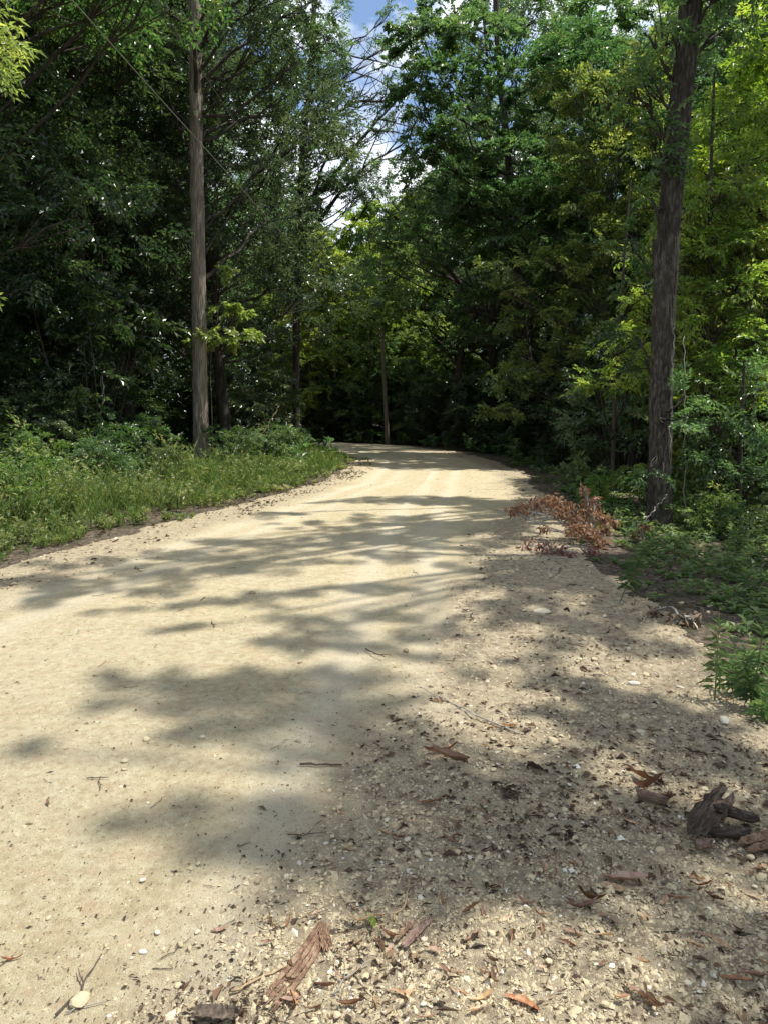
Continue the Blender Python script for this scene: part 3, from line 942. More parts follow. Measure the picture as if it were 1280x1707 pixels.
# crooked bare limbs
def bare_limbs():
    r = np.random.default_rng(5)
    mb = MB()
    def grow(p, d, L, rad, lev):
        n = 9
        pts = [p]
        for i in range(n):
            d = unit(d + r.normal(0, .13, 3) + np.array([0, 0, .02]))
            pts.append(pts[-1] + d * L / n)
        pts = np.array(pts)
        add_tube(mb, pts, np.linspace(rad, rad * .4, n + 1), 5)
        if lev < 2:
            for i in (2, 4, 5, 7, 8)[:5 - lev]:
                dd = unit(d + r.normal(0, .65, 3) * np.array([1, .6, 1]))
                grow(pts[i], dd, L * r.uniform(.4, .65), rad * .5, lev + 1)
    rt = b
    for (x0, y0), (x1, y1), L in [((520, 345), (570, 215), 4.5), ((508, 250), (590, 120), 5), ((560, 190), (640, 130), 2.8),
                                  ((600, 235), (655, 190), 2.6), ((516, 130), (600, 20), 3.6), ((560, 330), (640, 235), 4.0)]:
        p = A(x0, y0, 31) - rt; q = A(x1, y1, 31.3) - rt
        grow(p, unit(q - p), L, .075, 0)
    # link each start to trunk
    for (x0, y0), (tx, ty) in [((520, 345), (498, 390)), ((508, 250), (505, 262)), ((560, 190), (508, 250)), ((600, 235), (520, 330)), ((516, 130), (515, 145)), ((560, 330), (499, 400))]:
        a_ = A(tx, ty, 31) - rt; c_ = A(x0, y0, 31) - rt
        add_tube(mb, bez(a_, (a_ + c_) / 2 + np.array([0, 0, -.3]), c_, 6), np.linspace(.11, .075, 6), 6)
    return mb
lb = [o for o in bpy.data.objects if o.name == 'bare_limbed_oak'][0]
link('bare_limb', bare_limbs().mesh('bare_limb', [M_BARK], True), lb)

# big oak on the right behind the bend
b = np.array([6.3, 29.5, tz(6.3, 29.5)])
hero('spreading_oak', 'large spreading oak whose crown fills the middle right above the bend', 'tree', b,
     [(890, 745, 0), (880, 600, 0), (862, 480, -.5), (850, 300, -.5), (830, 100, 0), (820, -150, 0)], b[1], .2, .10,
     [(700, 60, 28, 50), (740, 130, 27.5, 55), (690, 170, 28, 42), (800, 60, 28, 60), (860, 140, 27, 60), (780, 220, 26.5, 55), (720, 250, 27.5, 50),
      (850, 260, 26, 60), (920, 200, 27, 60), (960, 90, 28, 65), (930, 320, 25.5, 55), (800, 340, 26, 55), (860, 400, 25.5, 50), (740, 340, 27, 40),
      (700, 400, 29, 36), (940, 430, 25, 50), (1000, 250, 27, 60), (1010, 380, 26, 50), (770, 430, 27, 40), (690, 310, 29, 22), (830, 480, 27, 36),
      (900, 520, 26, 40), (760, 500, 29, 30), (1000, 30, 28, 60), (900, 20, 29, 55), (740, 20, 29, 50), (665, 100, 29, 26), (1040, 150, 27, 50)],
     M_LEAF, M_BARK, 105, leafL=.16, ratio=.6, spray=.5, dens=34, tmean=.5, keep=keep_std, limb_scale=.6)
b = np.array([3.6, 34.5, tz(3.6, 34.5)])
hero('leaning_oak', 'leaning oak with a long curved dark limb over the bend', 'tree', b,
     [(765, 742, 0), (762, 640, 0), (770, 560, 0), (800, 520, 0), (750, 450, 0), (700, 390, 0), (640, 350, 0)], b[1], .2, .06,
     [(650, 380, 34, 30), (700, 430, 34, 34), (640, 440, 35, 30), (720, 520, 34, 30), (660, 500, 36, 30), (790, 560, 33, 30), (730, 580, 35, 26), (620, 400, 36, 26)],
     M_LEAF, M_BARK, 106, leafL=.15, ratio=.5, spray=.65, dens=30, tmean=.5, keep=keep_std)

# right foreground tree
b = GT(1098, 872)
hero('roadside_tree', 'thick dark brown trunk standing right of the road beside dead brown branch', 'tree', b,
     [(1098, 872, 0), (1100, 700, 0), (1106, 500, 0), (1120, 300, 0), (1138, 130, 0), (1152, 0, 0), (1175, -330, 0)], b[1], .152, .135,
     [(1080, 60, 10.2, 60), (1130, -40, 10, 70), (1060, 150, 10.4, 40), (1085, 250, 10.2, 26), (1200, -30, 10, 80), (1100, 130, 9.9, 30), (1020, -10, 10.5, 70), (1195, 60, 11.5, 50), (1085, 330, 10.1, 22), (1092, 400, 10.1, 18), (1120, 60, 9.9, 26), (1108, 210, 10, 20), (1130, 590, 10.1, 12), (1128, 480, 10.1, 12), (1110, 700, 10, 14), (1090, 610, 10.1, 12), (1085, 500, 10.1, 18), (1135, 350, 10.1, 16), (1095, 270, 10.0, 20), (1075, 200, 10.1, 26), (1140, 660, 10.1, 16), (1085, 780, 10.1, 12)],
     M_LEAF, M_BARK_R, 107, ridged=.20, leafL=.085, ratio=.5, spray=.4, dens=80, tmean=.45, keep=keep_std)
b = GT(1086, 862)
hero('slender_tree', 'slender second trunk just left of the thick dark trunk', 'tree', b,
     [(1086, 862, 0), (1090, 740, 0), (1092, 640, 0), (1094, 520, .1), (1092, 400, .2)], b[1] + .1, .07, .05,
     [(1075, 600, 11.2, 26), (1060, 560, 11.2, 34), (1072, 470, 11.3, 34), (1050, 400, 11.4, 36), (1085, 690, 11.1, 14)],
     M_LEAF, M_BARK_R, 108, leafL=.08, ratio=.5, spray=.36, dens=80, tmean=.5, keep=keep_std)

# bright saplings on the right
def sapling(name, label, bx, by, path, clumps, seed, ml=M_LEAF_Y, **kw):
    b = np.array([bx, by, tz(bx, by)])
    d = dict(leafL=.085, ratio=.5, spray=.42, dens=100, tmean=.45, keep=keep_std, flat=.45)
    d.update(kw)
    return hero(name, label, 'tree', b, path, by, .045, .02, clumps, ml, M_BARK, seed, **d)

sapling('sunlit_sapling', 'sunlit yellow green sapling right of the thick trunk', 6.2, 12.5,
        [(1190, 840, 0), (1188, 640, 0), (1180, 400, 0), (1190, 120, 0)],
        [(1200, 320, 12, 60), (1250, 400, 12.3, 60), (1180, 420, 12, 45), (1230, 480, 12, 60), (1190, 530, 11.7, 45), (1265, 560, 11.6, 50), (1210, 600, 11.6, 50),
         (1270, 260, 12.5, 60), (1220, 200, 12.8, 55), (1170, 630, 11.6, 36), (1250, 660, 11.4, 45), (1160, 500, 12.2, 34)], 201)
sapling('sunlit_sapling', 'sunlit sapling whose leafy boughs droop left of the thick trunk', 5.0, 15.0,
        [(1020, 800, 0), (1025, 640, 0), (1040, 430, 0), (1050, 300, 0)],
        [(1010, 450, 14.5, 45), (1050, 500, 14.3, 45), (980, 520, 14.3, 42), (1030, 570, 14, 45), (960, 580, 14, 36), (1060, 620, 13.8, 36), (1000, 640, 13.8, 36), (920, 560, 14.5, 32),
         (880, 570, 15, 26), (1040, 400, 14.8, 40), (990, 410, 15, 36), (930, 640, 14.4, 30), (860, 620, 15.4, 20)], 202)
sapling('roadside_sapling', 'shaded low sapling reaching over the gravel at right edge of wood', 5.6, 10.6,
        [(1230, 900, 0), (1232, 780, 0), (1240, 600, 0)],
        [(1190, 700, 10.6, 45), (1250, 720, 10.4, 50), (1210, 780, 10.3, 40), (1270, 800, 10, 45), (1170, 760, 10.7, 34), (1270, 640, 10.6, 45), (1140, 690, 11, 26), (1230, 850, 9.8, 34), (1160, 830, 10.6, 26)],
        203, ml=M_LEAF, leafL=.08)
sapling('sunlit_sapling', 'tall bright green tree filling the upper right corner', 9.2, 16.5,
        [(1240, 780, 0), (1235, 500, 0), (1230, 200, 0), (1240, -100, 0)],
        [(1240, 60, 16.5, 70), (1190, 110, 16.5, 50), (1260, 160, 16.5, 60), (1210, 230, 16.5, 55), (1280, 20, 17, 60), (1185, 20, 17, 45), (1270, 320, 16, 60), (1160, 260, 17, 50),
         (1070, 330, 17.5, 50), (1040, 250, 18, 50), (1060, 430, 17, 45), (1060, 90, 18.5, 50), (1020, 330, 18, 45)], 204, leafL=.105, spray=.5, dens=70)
sapling('understory_tree', 'dark low limbed tree at the right bend above dead leaves', 6.0, 20.5,
        [(985, 770, 0), (980, 690, 0), (970, 600, 0)],
        [(960, 660, 20, 30), (1000, 690, 19.5, 30), (930, 690, 20.5, 26), (980, 620, 20, 34), (900, 650, 21, 28), (1020, 640, 19, 34), (1040, 720, 18, 30), (960, 730, 19.5, 18)],
        205, ml=M_LEAF_D, leafL=.12, spray=.5, dens=30)

wr = np.random.default_rng(440)
WALL = {k: [] for k in range(5)}
roots = [(6.9, 12.6), (8.6, 14.0), (7.6, 17.5), (8.5, 21.0), (6.6, 21.8)]
for py in range(-10, 860, 46):
    for px in range(850, 1340, 46):
        x_, y_ = px + wr.uniform(-20, 20), py + wr.uniform(-20, 20)
        # the wall steps back and down towards the bend
        if x_ < 940 and (y_ < 430 or y_ > 690): continue
        if x_ < 1050 and y_ < 130: continue
        if x_ < 1060 and y_ > 720: continue
        if y_ > 770 and x_ < 1130: continue
        if y_ < 60 and wr.random() < .3: continue
        lit = y_ < 640
        Y_ = 12.2 + 1.3 * wr.random() if x_ > 1130 else 15.5 + 2 * wr.random() if x_ > 1060 else 20.5 + 2 * wr.random()
        if x_ > 1130 and y_ < 330: Y_ = 14.5 + 3 * wr.random()
        if 1060 < x_ < 1130 and y_ < 400: Y_ = 20.5 + 2 * wr.random()
        if wr.random() < .12: continue
        p_ = A(x_, y_, Y_)
        k_ = int(np.argmin([np.hypot(p_[0] - a_, p_[1] - b_) + wr.uniform(0, .8) for a_, b_ in roots]))
        WALL[k_].append((x_, y_, Y_, wr.uniform(20, 34) * (1.15 if Y_ < 15 else .95)))
WL = ['bright leafy tree filling the right side behind the thick trunk', 'tall bright leafy tree at the right frame edge', 'sunlit leafy tree seen just left of the thick trunk',
      'yellow green leafy tree standing back between bend and thick trunk', 'sunlit small tree at the right side of the bend']
for k_ in range(5):
    if not WALL[k_]: continue
    a_, b_ = roots[k_]
    bb = np.array([a_, b_, tz(a_, b_)])
    def pxy(z_):
        q_ = proj(np.array([[a_, b_, z_]])); return float(q_[0][0]), float(q_[1][0])
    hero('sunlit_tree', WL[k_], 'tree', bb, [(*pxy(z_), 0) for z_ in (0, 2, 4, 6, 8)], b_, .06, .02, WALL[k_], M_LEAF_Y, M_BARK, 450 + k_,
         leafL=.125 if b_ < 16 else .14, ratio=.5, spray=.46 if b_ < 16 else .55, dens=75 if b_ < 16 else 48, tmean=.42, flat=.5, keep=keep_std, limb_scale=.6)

# glossy shrub left of bend
b = GT(440, 765)
sh = hero('glossy_shrub', 'broad leaved shrub with painted leaf shine right of the grey trunk', 'shrub', b + np.array([0, .8, 0]),
     [(440, 765, .8), (438, 700, .8), (440, 640, .8)], b[1], .04, .02,
     [(400, 650, b[1] + .6, 20), (430, 635, b[1] + .8, 22), (460, 640, b[1] + .8, 22), (420, 670, b[1] + .3, 24), (450, 675, b[1] + .2, 24), (480, 665, b[1] + .8, 20), (400, 700, b[1] + .3, 24),
      (435, 710, b[1], 24), (465, 705, b[1] + .1, 22), (385, 680, b[1] + .8, 18), (380, 730, b[1], 22), (425, 740, b[1], 20), (470, 615, b[1] + 1, 16), (445, 600, b[1] + 1.2, 14), (480, 710, b[1] + .5, 18)],
     M_GLOSS, M_BARK, 301, leafL=.20, ratio=.42, spray=.5, dens=42, tmean=.5, flat=.8)

# near foliage tips at left frame edge
b = np.array([-3.75, 5.2, tz(-3.75, 5.2)])
hero('edge_sapling', 'sapling at the left frame edge with bright leaf tips', 'sapling', b + np.array([-.5, 0, 0]),
     [(-260, 1000, 0), (-240, 600, 0), (-200, 200, 0), (-180, -60, 0)], 5.2, .04, .02,
     [(-40, 70, 5.2, 60), (0, 95, 5.1, 40), (-60, 500, 5.3, 55), (-80, 10, 5.2, 60), (-20, 150, 5.3, 30)],
     M_LEAF_Y, M_BARK, 302, leafL=.06, ratio=.35, spray=.24, dens=260, tmean=.5)

# overhanging trees right of the camera: they throw the dappled shade on the road
def shade_tree(name, label, base, height, tr, spots, seed, hr=(15, 19), n_per=2., leafL=.10, sp=.2):
    """spots: (px, py, rx, ry, density) shade blobs on the ground, carried up the sun direction into the crown"""
    r = np.random.default_rng(seed)
    base = np.asarray(base, float); base[2] = tz(base[0], base[1])
    wood = MB(); lf = MB()
    n = 16; t = np.linspace(0, 1, n)
    w = np.cumsum(r.normal(0, .08, (n, 2)), 0); w -= w[0]
    TP = np.stack([w[:, 0], w[:, 1], t * height - .1 * (t == 0)], 1)
    TR = tr * (1 - .8 * t) * (1 + .4 * np.exp(-t * 16))
    add_tube(wood, TP, TR, 12, rough=.08)
    for (px, py, rx, ry, dn) in spots:
        h = r.uniform(*hr)
        g0 = G(px, py); wr = rx / FPX * g0[1]; dr = np.linalg.norm(G(px, py + ry)[:2] - G(px, py - ry)[:2]) / 2
        m = 2 + int(n_per * dn * pi * wr * dr / sp ** 2)
        a = r.uniform(0, 2 * pi, m); q = np.sqrt(r.random(m)) * .85
        X = px + rx * q * np.cos(a); Y = py + ry * q * np.sin(a)
        g = np.array([G(x_, y_) for x_, y_ in zip(X, Y)])
        hh = h + r.normal(0, .35, m)
        P = g + SUN * (hh / SUN[2])[:, None] - base
        c = P.mean(0)
        hd = np.hypot(c[0], c[1])
        za = np.clip(c[2] - hd * .6, 2.5, height * .95)
        a0 = np.array([np.interp(za, TP[:, 2], TP[:, 0]), np.interp(za, TP[:, 2], TP[:, 1]), za])
        LP = bez(a0, (a0 + c) / 2 + np.array([0, 0, .12 * hd]) + r.normal(0, .2, 3), c, 9)
        add_tube(wood, LP, np.linspace(.035 + .006 * hd, .012, 9), 5)
        for s in P[:8]:
            add_tube(wood, bez(LP[6], (LP[6] + s) / 2 + r.normal(0, .06, 3), s, 4), np.array([.014, .01, .007, .004]), 3)
        put_sprays(lf, P, unit(r.normal(0, 1, (m, 3)) * np.array([1, 1, .25])), r.uniform(.7, 1.2, m) * sp, leafL, .5, r)
    # own upper crown away from the road
    cl = crown_shape(r, height * .55, height, 2.6, 16, (.9, 1.4))
    for (x, y, z, rad) in cl:
        c = np.array([x + 2.0, y, z])
        add_tube(wood, bez(np.array([0, 0, z - 1.2]), c * np.array([.5, .5, 1]), c, 5), np.linspace(.05, .015, 5), 4)
        P, D = clump_sprays(c, rad, int(14 * rad * rad), r)
        Pw = P + base
        qx = Pw[:, 0] - SUN[0] / SUN[2] * (Pw[:, 2] - 4)
        k = ~sun_lit_zone(Pw) & ~((qx > 3.5) & (qx < 9.5) & (Pw[:, 1] > 8.5))
        put_sprays(lf, P[k], D[k], np.full(k.sum(), .6), .17, .5, r)
    return finish_tree(name, tuple(base), label, wood, lf, M_BARK, M_LEAF)

FG = [(290, 1370, 90, 22, .9), (400, 1390, 100, 30, 1.2), (500, 1430, 90, 34, 1.4), (410, 1470, 70, 20, .8), (600, 1460, 90, 36, 1.3), (700, 1490, 80, 26, 1.3), (600, 1370, 80, 30, .7), (530, 1350, 60, 24, .5),
      (40, 1272, 60, 12, .8), (230, 1140, 80, 14, .9), (350, 1160, 100, 22, 1.2), (470, 1140, 100, 20, 1.1), (590, 1140, 80, 22, 1.1), (350, 1225, 80, 18, .9), (450, 1215, 70, 18, .9), (560, 1210, 80, 30, .9), (620, 1280, 50, 30, .7),
      (640, 1190, 50, 24, .6), (200, 1175, 60, 12, .6), (300, 1190, 70, 14, .8), (500, 1175, 70, 14, .9), (520, 1290, 60, 16, .6), (600, 1240, 60, 20, .8), (330, 1430, 60, 14, .5)]
FR = [(820, 1455, 90, 30, 2.6), (920, 1450, 70, 44, 3.2), (860, 1395, 90, 34, 2.8), (950, 1405, 55, 26, 2), (780, 1320, 80, 28, 2.0), (880, 1325, 70, 30, 1.8), (740, 1480, 70, 20, 1.6), (700, 1290, 50, 24, .9), (760, 1390, 60, 30, .9),
      (1040, 1180, 90, 22, 2.4), (1140, 1225, 80, 24, 2.4), (1090, 1205, 90, 20, 2.2), (960, 1150, 60, 14, 1.6), (1010, 1215, 70, 16, 1.8), (1180, 1258, 70, 16, 1.8), (930, 1190, 50, 14, .8), (900, 1270, 40, 12, .6),
      (1190, 1670, 110, 34, .7), (1270, 1620, 50, 30, .7)]
MG = [(330, 1050, 60, 8, .6), (250, 1025, 80, 8, .6), (560, 1050, 60, 9, .7), (470, 1078, 90, 14, 1.0), (580, 1085, 110, 16, 1.2), (460, 1045, 70, 8, .6), (630, 1035, 90, 12, .9), (690, 1065, 60, 12, .7), (840, 1010, 80, 14, 1.4), (920, 1035, 90, 16, 1.8), (1010, 1030, 60, 18, 1.4), (1000, 1065, 60, 12, 1.2), (890, 1112, 45, 12, 1.3),
      (820, 985, 60, 8, .7), (400, 1005, 90, 10, .9), (530, 988, 100, 8, .9), (650, 990, 80, 8, .7), (960, 1085, 60, 10, .9), (1090, 1075, 60, 10, .8), (780, 1110, 40, 10, .6), (1060, 990, 50, 12, .9), (960, 975, 50, 8, .8), (760, 1050, 50, 10, .6)]
BK = [(60, 972, 80, 9, 1.0), (330, 960, 90, 8, .9), (150, 940, 60, 7, .8), (250, 985, 100, 9, .8), (380, 905, 80, 7, .8), (460, 858, 70, 5, .7), (290, 930, 90, 12, 1.0), (400, 945, 110, 14, 1.3), (200, 960, 80, 12, .8), (110, 975, 90, 14, 1.0), (470, 915, 100, 10, 1.0), (560, 900, 110, 9, 1.1), (650, 895, 110, 9, 1.1),
      (600, 930, 110, 9, .9), (720, 915, 90, 10, 1.0), (520, 880, 90, 6, .7), (640, 868, 110, 6, .8), (600, 838, 90, 6, .9), (690, 836, 100, 6, 1.2), (780, 840, 90, 9, 1.6), (850, 850, 80, 12, 1.8),
      (800, 880, 70, 10, 1.6), (830, 905, 50, 8, 1.0), (760, 955, 50, 8, .5), (60, 1000, 70, 10, .5), (900, 940, 60, 10, .6)]
shade_tree('overhanging_oak', 'overhanging oak right of the viewpoint shading the foreground gravel', (8.2, 3.2, 0), 20, .3, FG, 401, (15.5, 19), 2.4, .08, .17)
shade_tree('overhanging_oak', 'low limbed overhanging oak beside the viewpoint shading the dark gravel patches', (6.4, 1.2, 0), 12.5, .2, FR, 406, (9.5, 11.5), 2.2, .075, .13)
shade_tree('overhanging_oak', 'second overhanging oak right of the road shading the middle of the sand', (8.6, 8.0, 0), 18, .26, MG, 402, (13, 16), 1.8, .09, .26)
shade_tree('overhanging_oak', 'third overhanging oak beyond the thick dark trunk casting streaked shade', (8.2, 13.0, 0), 17, .24, BK, 403, (12, 14), 2.1, .11, .36)

FAR = [(620, 773, 60, 4, 1.2), (700, 770, 60, 4, 1.2), (790, 771, 60, 4, 1.3), (860, 773, 50, 5, 1.4), (600, 761, 50, 4, 1.2), (680, 758, 60, 4, 1.3), (770, 759, 60, 4, 1.4), (850, 762, 50, 5, 1.4),
       (620, 751, 60, 3, 1.2), (720, 749, 60, 3, 1.2), (560, 748, 50, 3, .8), (900, 775, 40, 6, 1.5), (940, 795, 40, 8, 1.5), (910, 752, 50, 5, 1.4), (970, 830, 40, 10, 1.2), (660, 777, 60, 3, .9)]
RG = [(1150, 930, 90, 26, 1.3), (1240, 960, 70, 34, 1.4), (1180, 1010, 80, 26, 1.3), (1270, 1040, 60, 30, 1.3), (1080, 900, 50, 14, .8), (1120, 965, 60, 18, 1.0), (1230, 900, 70, 20, 1.0), (1260, 1110, 50, 20, .9)]
shade_tree('shading_oak', 'oak added outside the right frame edge shading the ditch herbs', (10.2, 6.2, 0), 13, .18, RG, 405, (8, 11), 1.6, .09, .28)  # unseen oak, added to keep sun off the ditch
shade_tree('shading_oak', 'oak added at the right of the bend whose shade darkens the far road', (9.6, 23.5, 0), 15, .2, FAR, 404, (8.5, 13), 5.0, .13, .5)  # oak added for its shade on the far road
# leafy oak added above the left verge to shade the thicket
def left_edge():
    r = np.random.default_rng(88)
    base = np.array([-8.2, 13.2, tz(-8.2, 13.2)])
    cl = []
    for i in range(22):
        z = r.uniform(8.2, 13); y = r.uniform(-5.5, 3.5); xm = -6.7 + .466 * z
        cl.append((r.uniform(-6.5, xm - .6) + 8.2, y, z, r.uniform(.8, 1.3)))
    wood, lf = build_tree(np.array(cl), base, (.5, .2, 13.5), .22, r, leafL=.12, ratio=.5, spray=.55, dens=22, tmean=.45, keep=lambda P: ~sun_lit_zone(P), limb_scale=.45)
    finish_tree('added_edge_oak', tuple(base), 'added oak with crown high over the far left verge shading the thicket', wood, lf, M_BARK, M_LEAF)
left_edge()

# ------------------------------------------------------------------ vines and canes
def vine(label, pts, r0=.012, mat=M_TWIG_G, name='hanging_vine', leaves=0, seed=0, lm=None):
    P = [A(px, py, Y) for px, py, Y in pts]
    base = P[0].copy()
    TP = smooth_path(np.array(P) - base, 26)
    rr = np.random.default_rng(seed)
    TP[1:-1] += rr.normal(0, .012, (24, 3))
    mb = MB(); add_tube(mb, TP, np.linspace(r0, r0 * .6, 26), 5, cap=True)
    if leaves:
        root = empty(name, tuple(base), label, 'vine')
        link('stem', mb.mesh('stem', [mat], True), root)
        idx = rr.integers(0, 26, leaves)
        lf = MB()
        put_sprays(lf, TP[idx] + rr.normal(0, .05, (leaves, 3)), rr.normal(0, 1, (leaves, 3)), .2, .07, .5, rr)
        link('foliage', lf.mesh('foliage', [lm or M_LEAF]), root)
        return root
    o = link(name, mb.mesh(name, [mat], True), None, tuple(base))
    return tag(o, label, 'vine')

vine('pale crooked vine leaning into the left verge weeds', [(128, 773, 15.5), (150, 735, 15.5), (165, 705, 15.6), (172, 670, 15.8), (168, 620, 16), (172, 590, 16)], .022)
vine('pale vine hanging straight down in front of dark woods at left', [(110, 728, 15.5), (117, 690, 15.6), (118, 640, 15.8), (116, 600, 16)], .012)
vine('short pale vine forking left above the weeds', [(138, 755, 15.4), (120, 735, 15.4), (108, 728, 15.5)], .014)
vine('curving dead vine arched across the left thicket', [(168, 628, 16), (150, 612, 16), (130, 606, 16.2), (108, 614, 16.2)], .010)
vine('thin vine dangling beside arched dead vine', [(125, 630, 15.8), (134, 660, 15.8), (142, 700, 15.7), (140, 740, 15.6)], .008)
vine('leafy twisted vine climbing over the pale crooked vine', [(165, 700, 15.5), (175, 660, 15.6), (168, 600, 15.8), (180, 545, 16)], .01, leaves=16, seed=4)
vine('arched bare cane at the far left above weeds', [(26, 762, 13.5), (38, 742, 13.5), (55, 731, 13.6), (75, 737, 13.7)], .009)
vine('thin pale cane leaning right in front of the glossy shrub', [(410, 778, 20.5), (425, 745, 20.5), (445, 712, 20.6), (466, 677, 20.8)], .014, M_TWIG_T, 'leaning_cane')
vine('bent dead cane in weeds at far left bottom', [(0, 872, 9.3), (8, 858, 9.3), (16, 848, 9.3), (26, 842, 9.4)], .007)
vine('thin pale vine hanging down the right side of thick trunk', [(1116, 755, 10.1), (1118, 690, 10.1), (1121, 600, 10.1), (1124, 545, 10.1)], .007)
vine('straight leafless sapling stem right of the thick trunk', [(1141, 880, 10.6), (1141, 760, 10.7), (1140, 640, 10.8), (1140, 560, 10.9)], .012)
vine('bare fallen branch leaning against base of thick trunk', [(1052, 886, 9.9), (1080, 862, 10), (1112, 824, 10.1)], .012, name='fallen_branch')['category'] = 'branch'
vine('thin bare branch across ground left of tree base', [(1060, 868, 9.8), (1078, 896, 9.4), (1092, 918, 9.2)], .008, name='fallen_branch')['category'] = 'branch'

# utility pole with two cables
pb = GT(646, 741)
root = empty('utility_pole', tuple(pb), 'pale weathered wooden pole leaning at the outside of the bend', 'utility pole')
mb = MB(); top = A(637, 552, pb[1]) - pb
add_tube(mb, smooth_path([np.array([0, 0, -.3]), top * .5 + np.array([.01, 0, 0]), top], 12), np.linspace(.115, .08, 12), 14, cap=True)
link('shaft', mb.mesh('shaft', [M_POLE], True), root)
mb = MB(); add_tube(mb, [top + np.array([-.16, -.02, -.25]), top + np.array([.16, -.02, -.25])], .02, 8, cap=True)
add_tube(mb, [top + np.array([0, -.12, -.25]), top + np.array([0, .12, -.25])], .015, 8, cap=True)
link('bracket', mb.mesh('bracket', [M_BRACKET], True), root)
ptop = pb + top
def cable(label, far, mid_drop, rad):
    a_ = ptop + np.array([-.1, -.12, -.22]); c_ = far
    t = np.linspace(0, 1, 40)[:, None]
    P = a_ + (c_ - a_) * t; P[:, 2] -= (mid_drop * 4 * t * (1 - t))[:, 0]
    mb = MB(); add_tube(mb, P - a_, rad, 6, cap=True)
    tag(link('overhead_cable', mb.mesh('overhead_cable', [M_WIRE], True), None, tuple(a_)), label, 'cable')
e = A(172, 8, 8.7); d_ = e - ptop
cable('thin overhead cable running from upper left down to the wooden pole', ptop + d_ * 1.5, .25, .0075)
e = A(290, 0, 12.0); d_ = e - ptop
cable('fainter second overhead cable crossing the grey trunk', ptop + d_ * 1.6, .3, .006)

# yellow marker on the left trunk
p = A(345, 716, 19.15)
mb = MB()
hh, ww = .12, .035
vs = []
for k in range(7):
    z = -hh + 2 * hh * k / 6
    bow = .03 * (1 - (k / 3 - 1) ** 2)
    vs += [(-ww, -.004, z), (ww, bow, z), (ww, bow + .006, z), (-ww, .002, z)]
fs = []
for k in range(6):
    for j in range(4):
        fs.append((4 * k + j, 4 * k + (j + 1) % 4, 4 * k + 4 + (j + 1) % 4, 4 * k + 4 + j))
mb.add(vs, fs)
mk = link('trunk_marker', mb.mesh('trunk_marker', [M_TAG]), None, tuple(p))
mk.rotation_euler = (0, 0, radians(35))
tag(mk, 'narrow yellow marker on the right side of the lit grey trunk', 'marker')

# ------------------------------------------------------------------ weeds
def weeds(name, label, pts_fn, n, seed, hts, mat, leafL=.07, ratio=.28, per=16, stems=True, dist_scale=True, tmean=.5, upz=(.1, 1.0), clump=0, csd=.1):
    r = np.random.default_rng(seed)
    XY = pts_fn(r, n // clump if clump else n)
    if clump:
        C0 = XY; XY = np.repeat(C0, clump, 0); off_ = r.normal(0, csd, XY.shape) * (1 + .04 * XY[:, 1:2]); XY = XY + off_
    Zs = terrain(XY[:, 0], XY[:, 1])
    nn = len(XY)
    Hh = hts(XY, r)
    lean = r.normal(0, .22, (nn, 2))
    ct = 0
    if clump:
        lean = lean * .5 + off_ * 2.2
        Hh = np.repeat(hts(C0, r), clump) * r.uniform(.55, 1.1, nn)
        ct = np.repeat(r.normal(0, .17, (len(C0), 1)), clump, 0)
    lf = MB()
    dist = XY[:, 1]
    t = r.random((nn, per)) ** .8 * .95 + .05
    base = np.concatenate([XY, Zs[:, None]], 1)
    P = base[:, None, :] + np.stack([lean[:, 0:1] * t ** 2 * Hh[:, None], lean[:, 1:2] * t ** 2 * Hh[:, None], t * Hh[:, None]], -1)
    a = r.uniform(0, 2 * pi, (nn, per))
    D = np.stack([np.cos(a), np.sin(a), r.uniform(*upz, (nn, per))], -1)
    N = np.stack([-np.cos(a) * .5, -np.sin(a) * .5, np.ones((nn, per))], -1) + r.normal(0, .3, (nn, per, 3))
    L = leafL * r.uniform(.6, 1.4, (nn, per)) * (.7 + np.clip(dist / 18, .3, 1.2))[:, None]
    tn = np.clip(ct + r.normal(tmean, .14, (nn, 1)) + r.normal(0, .14, (nn, per)), 0, 1)
    leaf_geo(lf, P.reshape(-1, 3), D.reshape(-1, 3), N.reshape(-1, 3), L.ravel(), (L * ratio * r.uniform(.7, 1.5, L.shape)).ravel(), tn.ravel())
    # stems as thin folded blades
    tipp = base + np.stack([lean[:, 0] * Hh, lean[:, 1] * Hh, Hh * 1.06], 1)
    Dv = tipp - base; Ls = np.linalg.norm(Dv, axis=1)
    leaf_geo(lf, base, Dv, np.tile([[0., -1, .1]], (nn, 1)), Ls, .006 + .0005 * dist, np.clip(r.normal(.45, .15, nn), 0, 1), 0, 0)
    o = link(name, lf.mesh(name, [mat]))
    return tag(o, label, None, None, 'stuff')

def edge_x(y, side):
    c = np.interp(y, ROAD[:, 1], ROAD[:, 0]); w = np.interp(y, ROAD[:, 1], ROAD[:, 2])
    return c + side * w

def left_pts(r, n):
    y = r.uniform(4.5, 33, n * 2)
    off = r.random(n * 2) ** .8 * np.interp(y, [4, 12, 20, 33], [3.2, 3.4, 3.2, 2.5])
    x = edge_x(y, -1) - .12 - off - fbm(y * .8, y * 0, 4) * .5
    sd, s = road_sd(x, y)
    k = (sd < -.05 + fbm(x * 1.6, y * 1.6, 61) * .9) & (r.random(len(x)) < .25 + .9 * smooth(-.12, .1, fbm(x * 1.1, y * 1.1, 66) + .1 - sd * .15))
    return np.stack([x[k], y[k]], 1)[:n]
def left_h(XY, r):
    sd, s = road_sd(XY[:, 0], XY[:, 1])
    return (.07 + .30 * smooth(0, 1.0, -sd)) * r.uniform(.45, 1.35, len(XY)) * np.interp(XY[:, 1], [11, 17, 26], [1, .72, .5]) * np.clip(1.0 + 3.2 * fbm(XY[:, 0] * .8, XY[:, 1] * .8, 71), .3, 2)
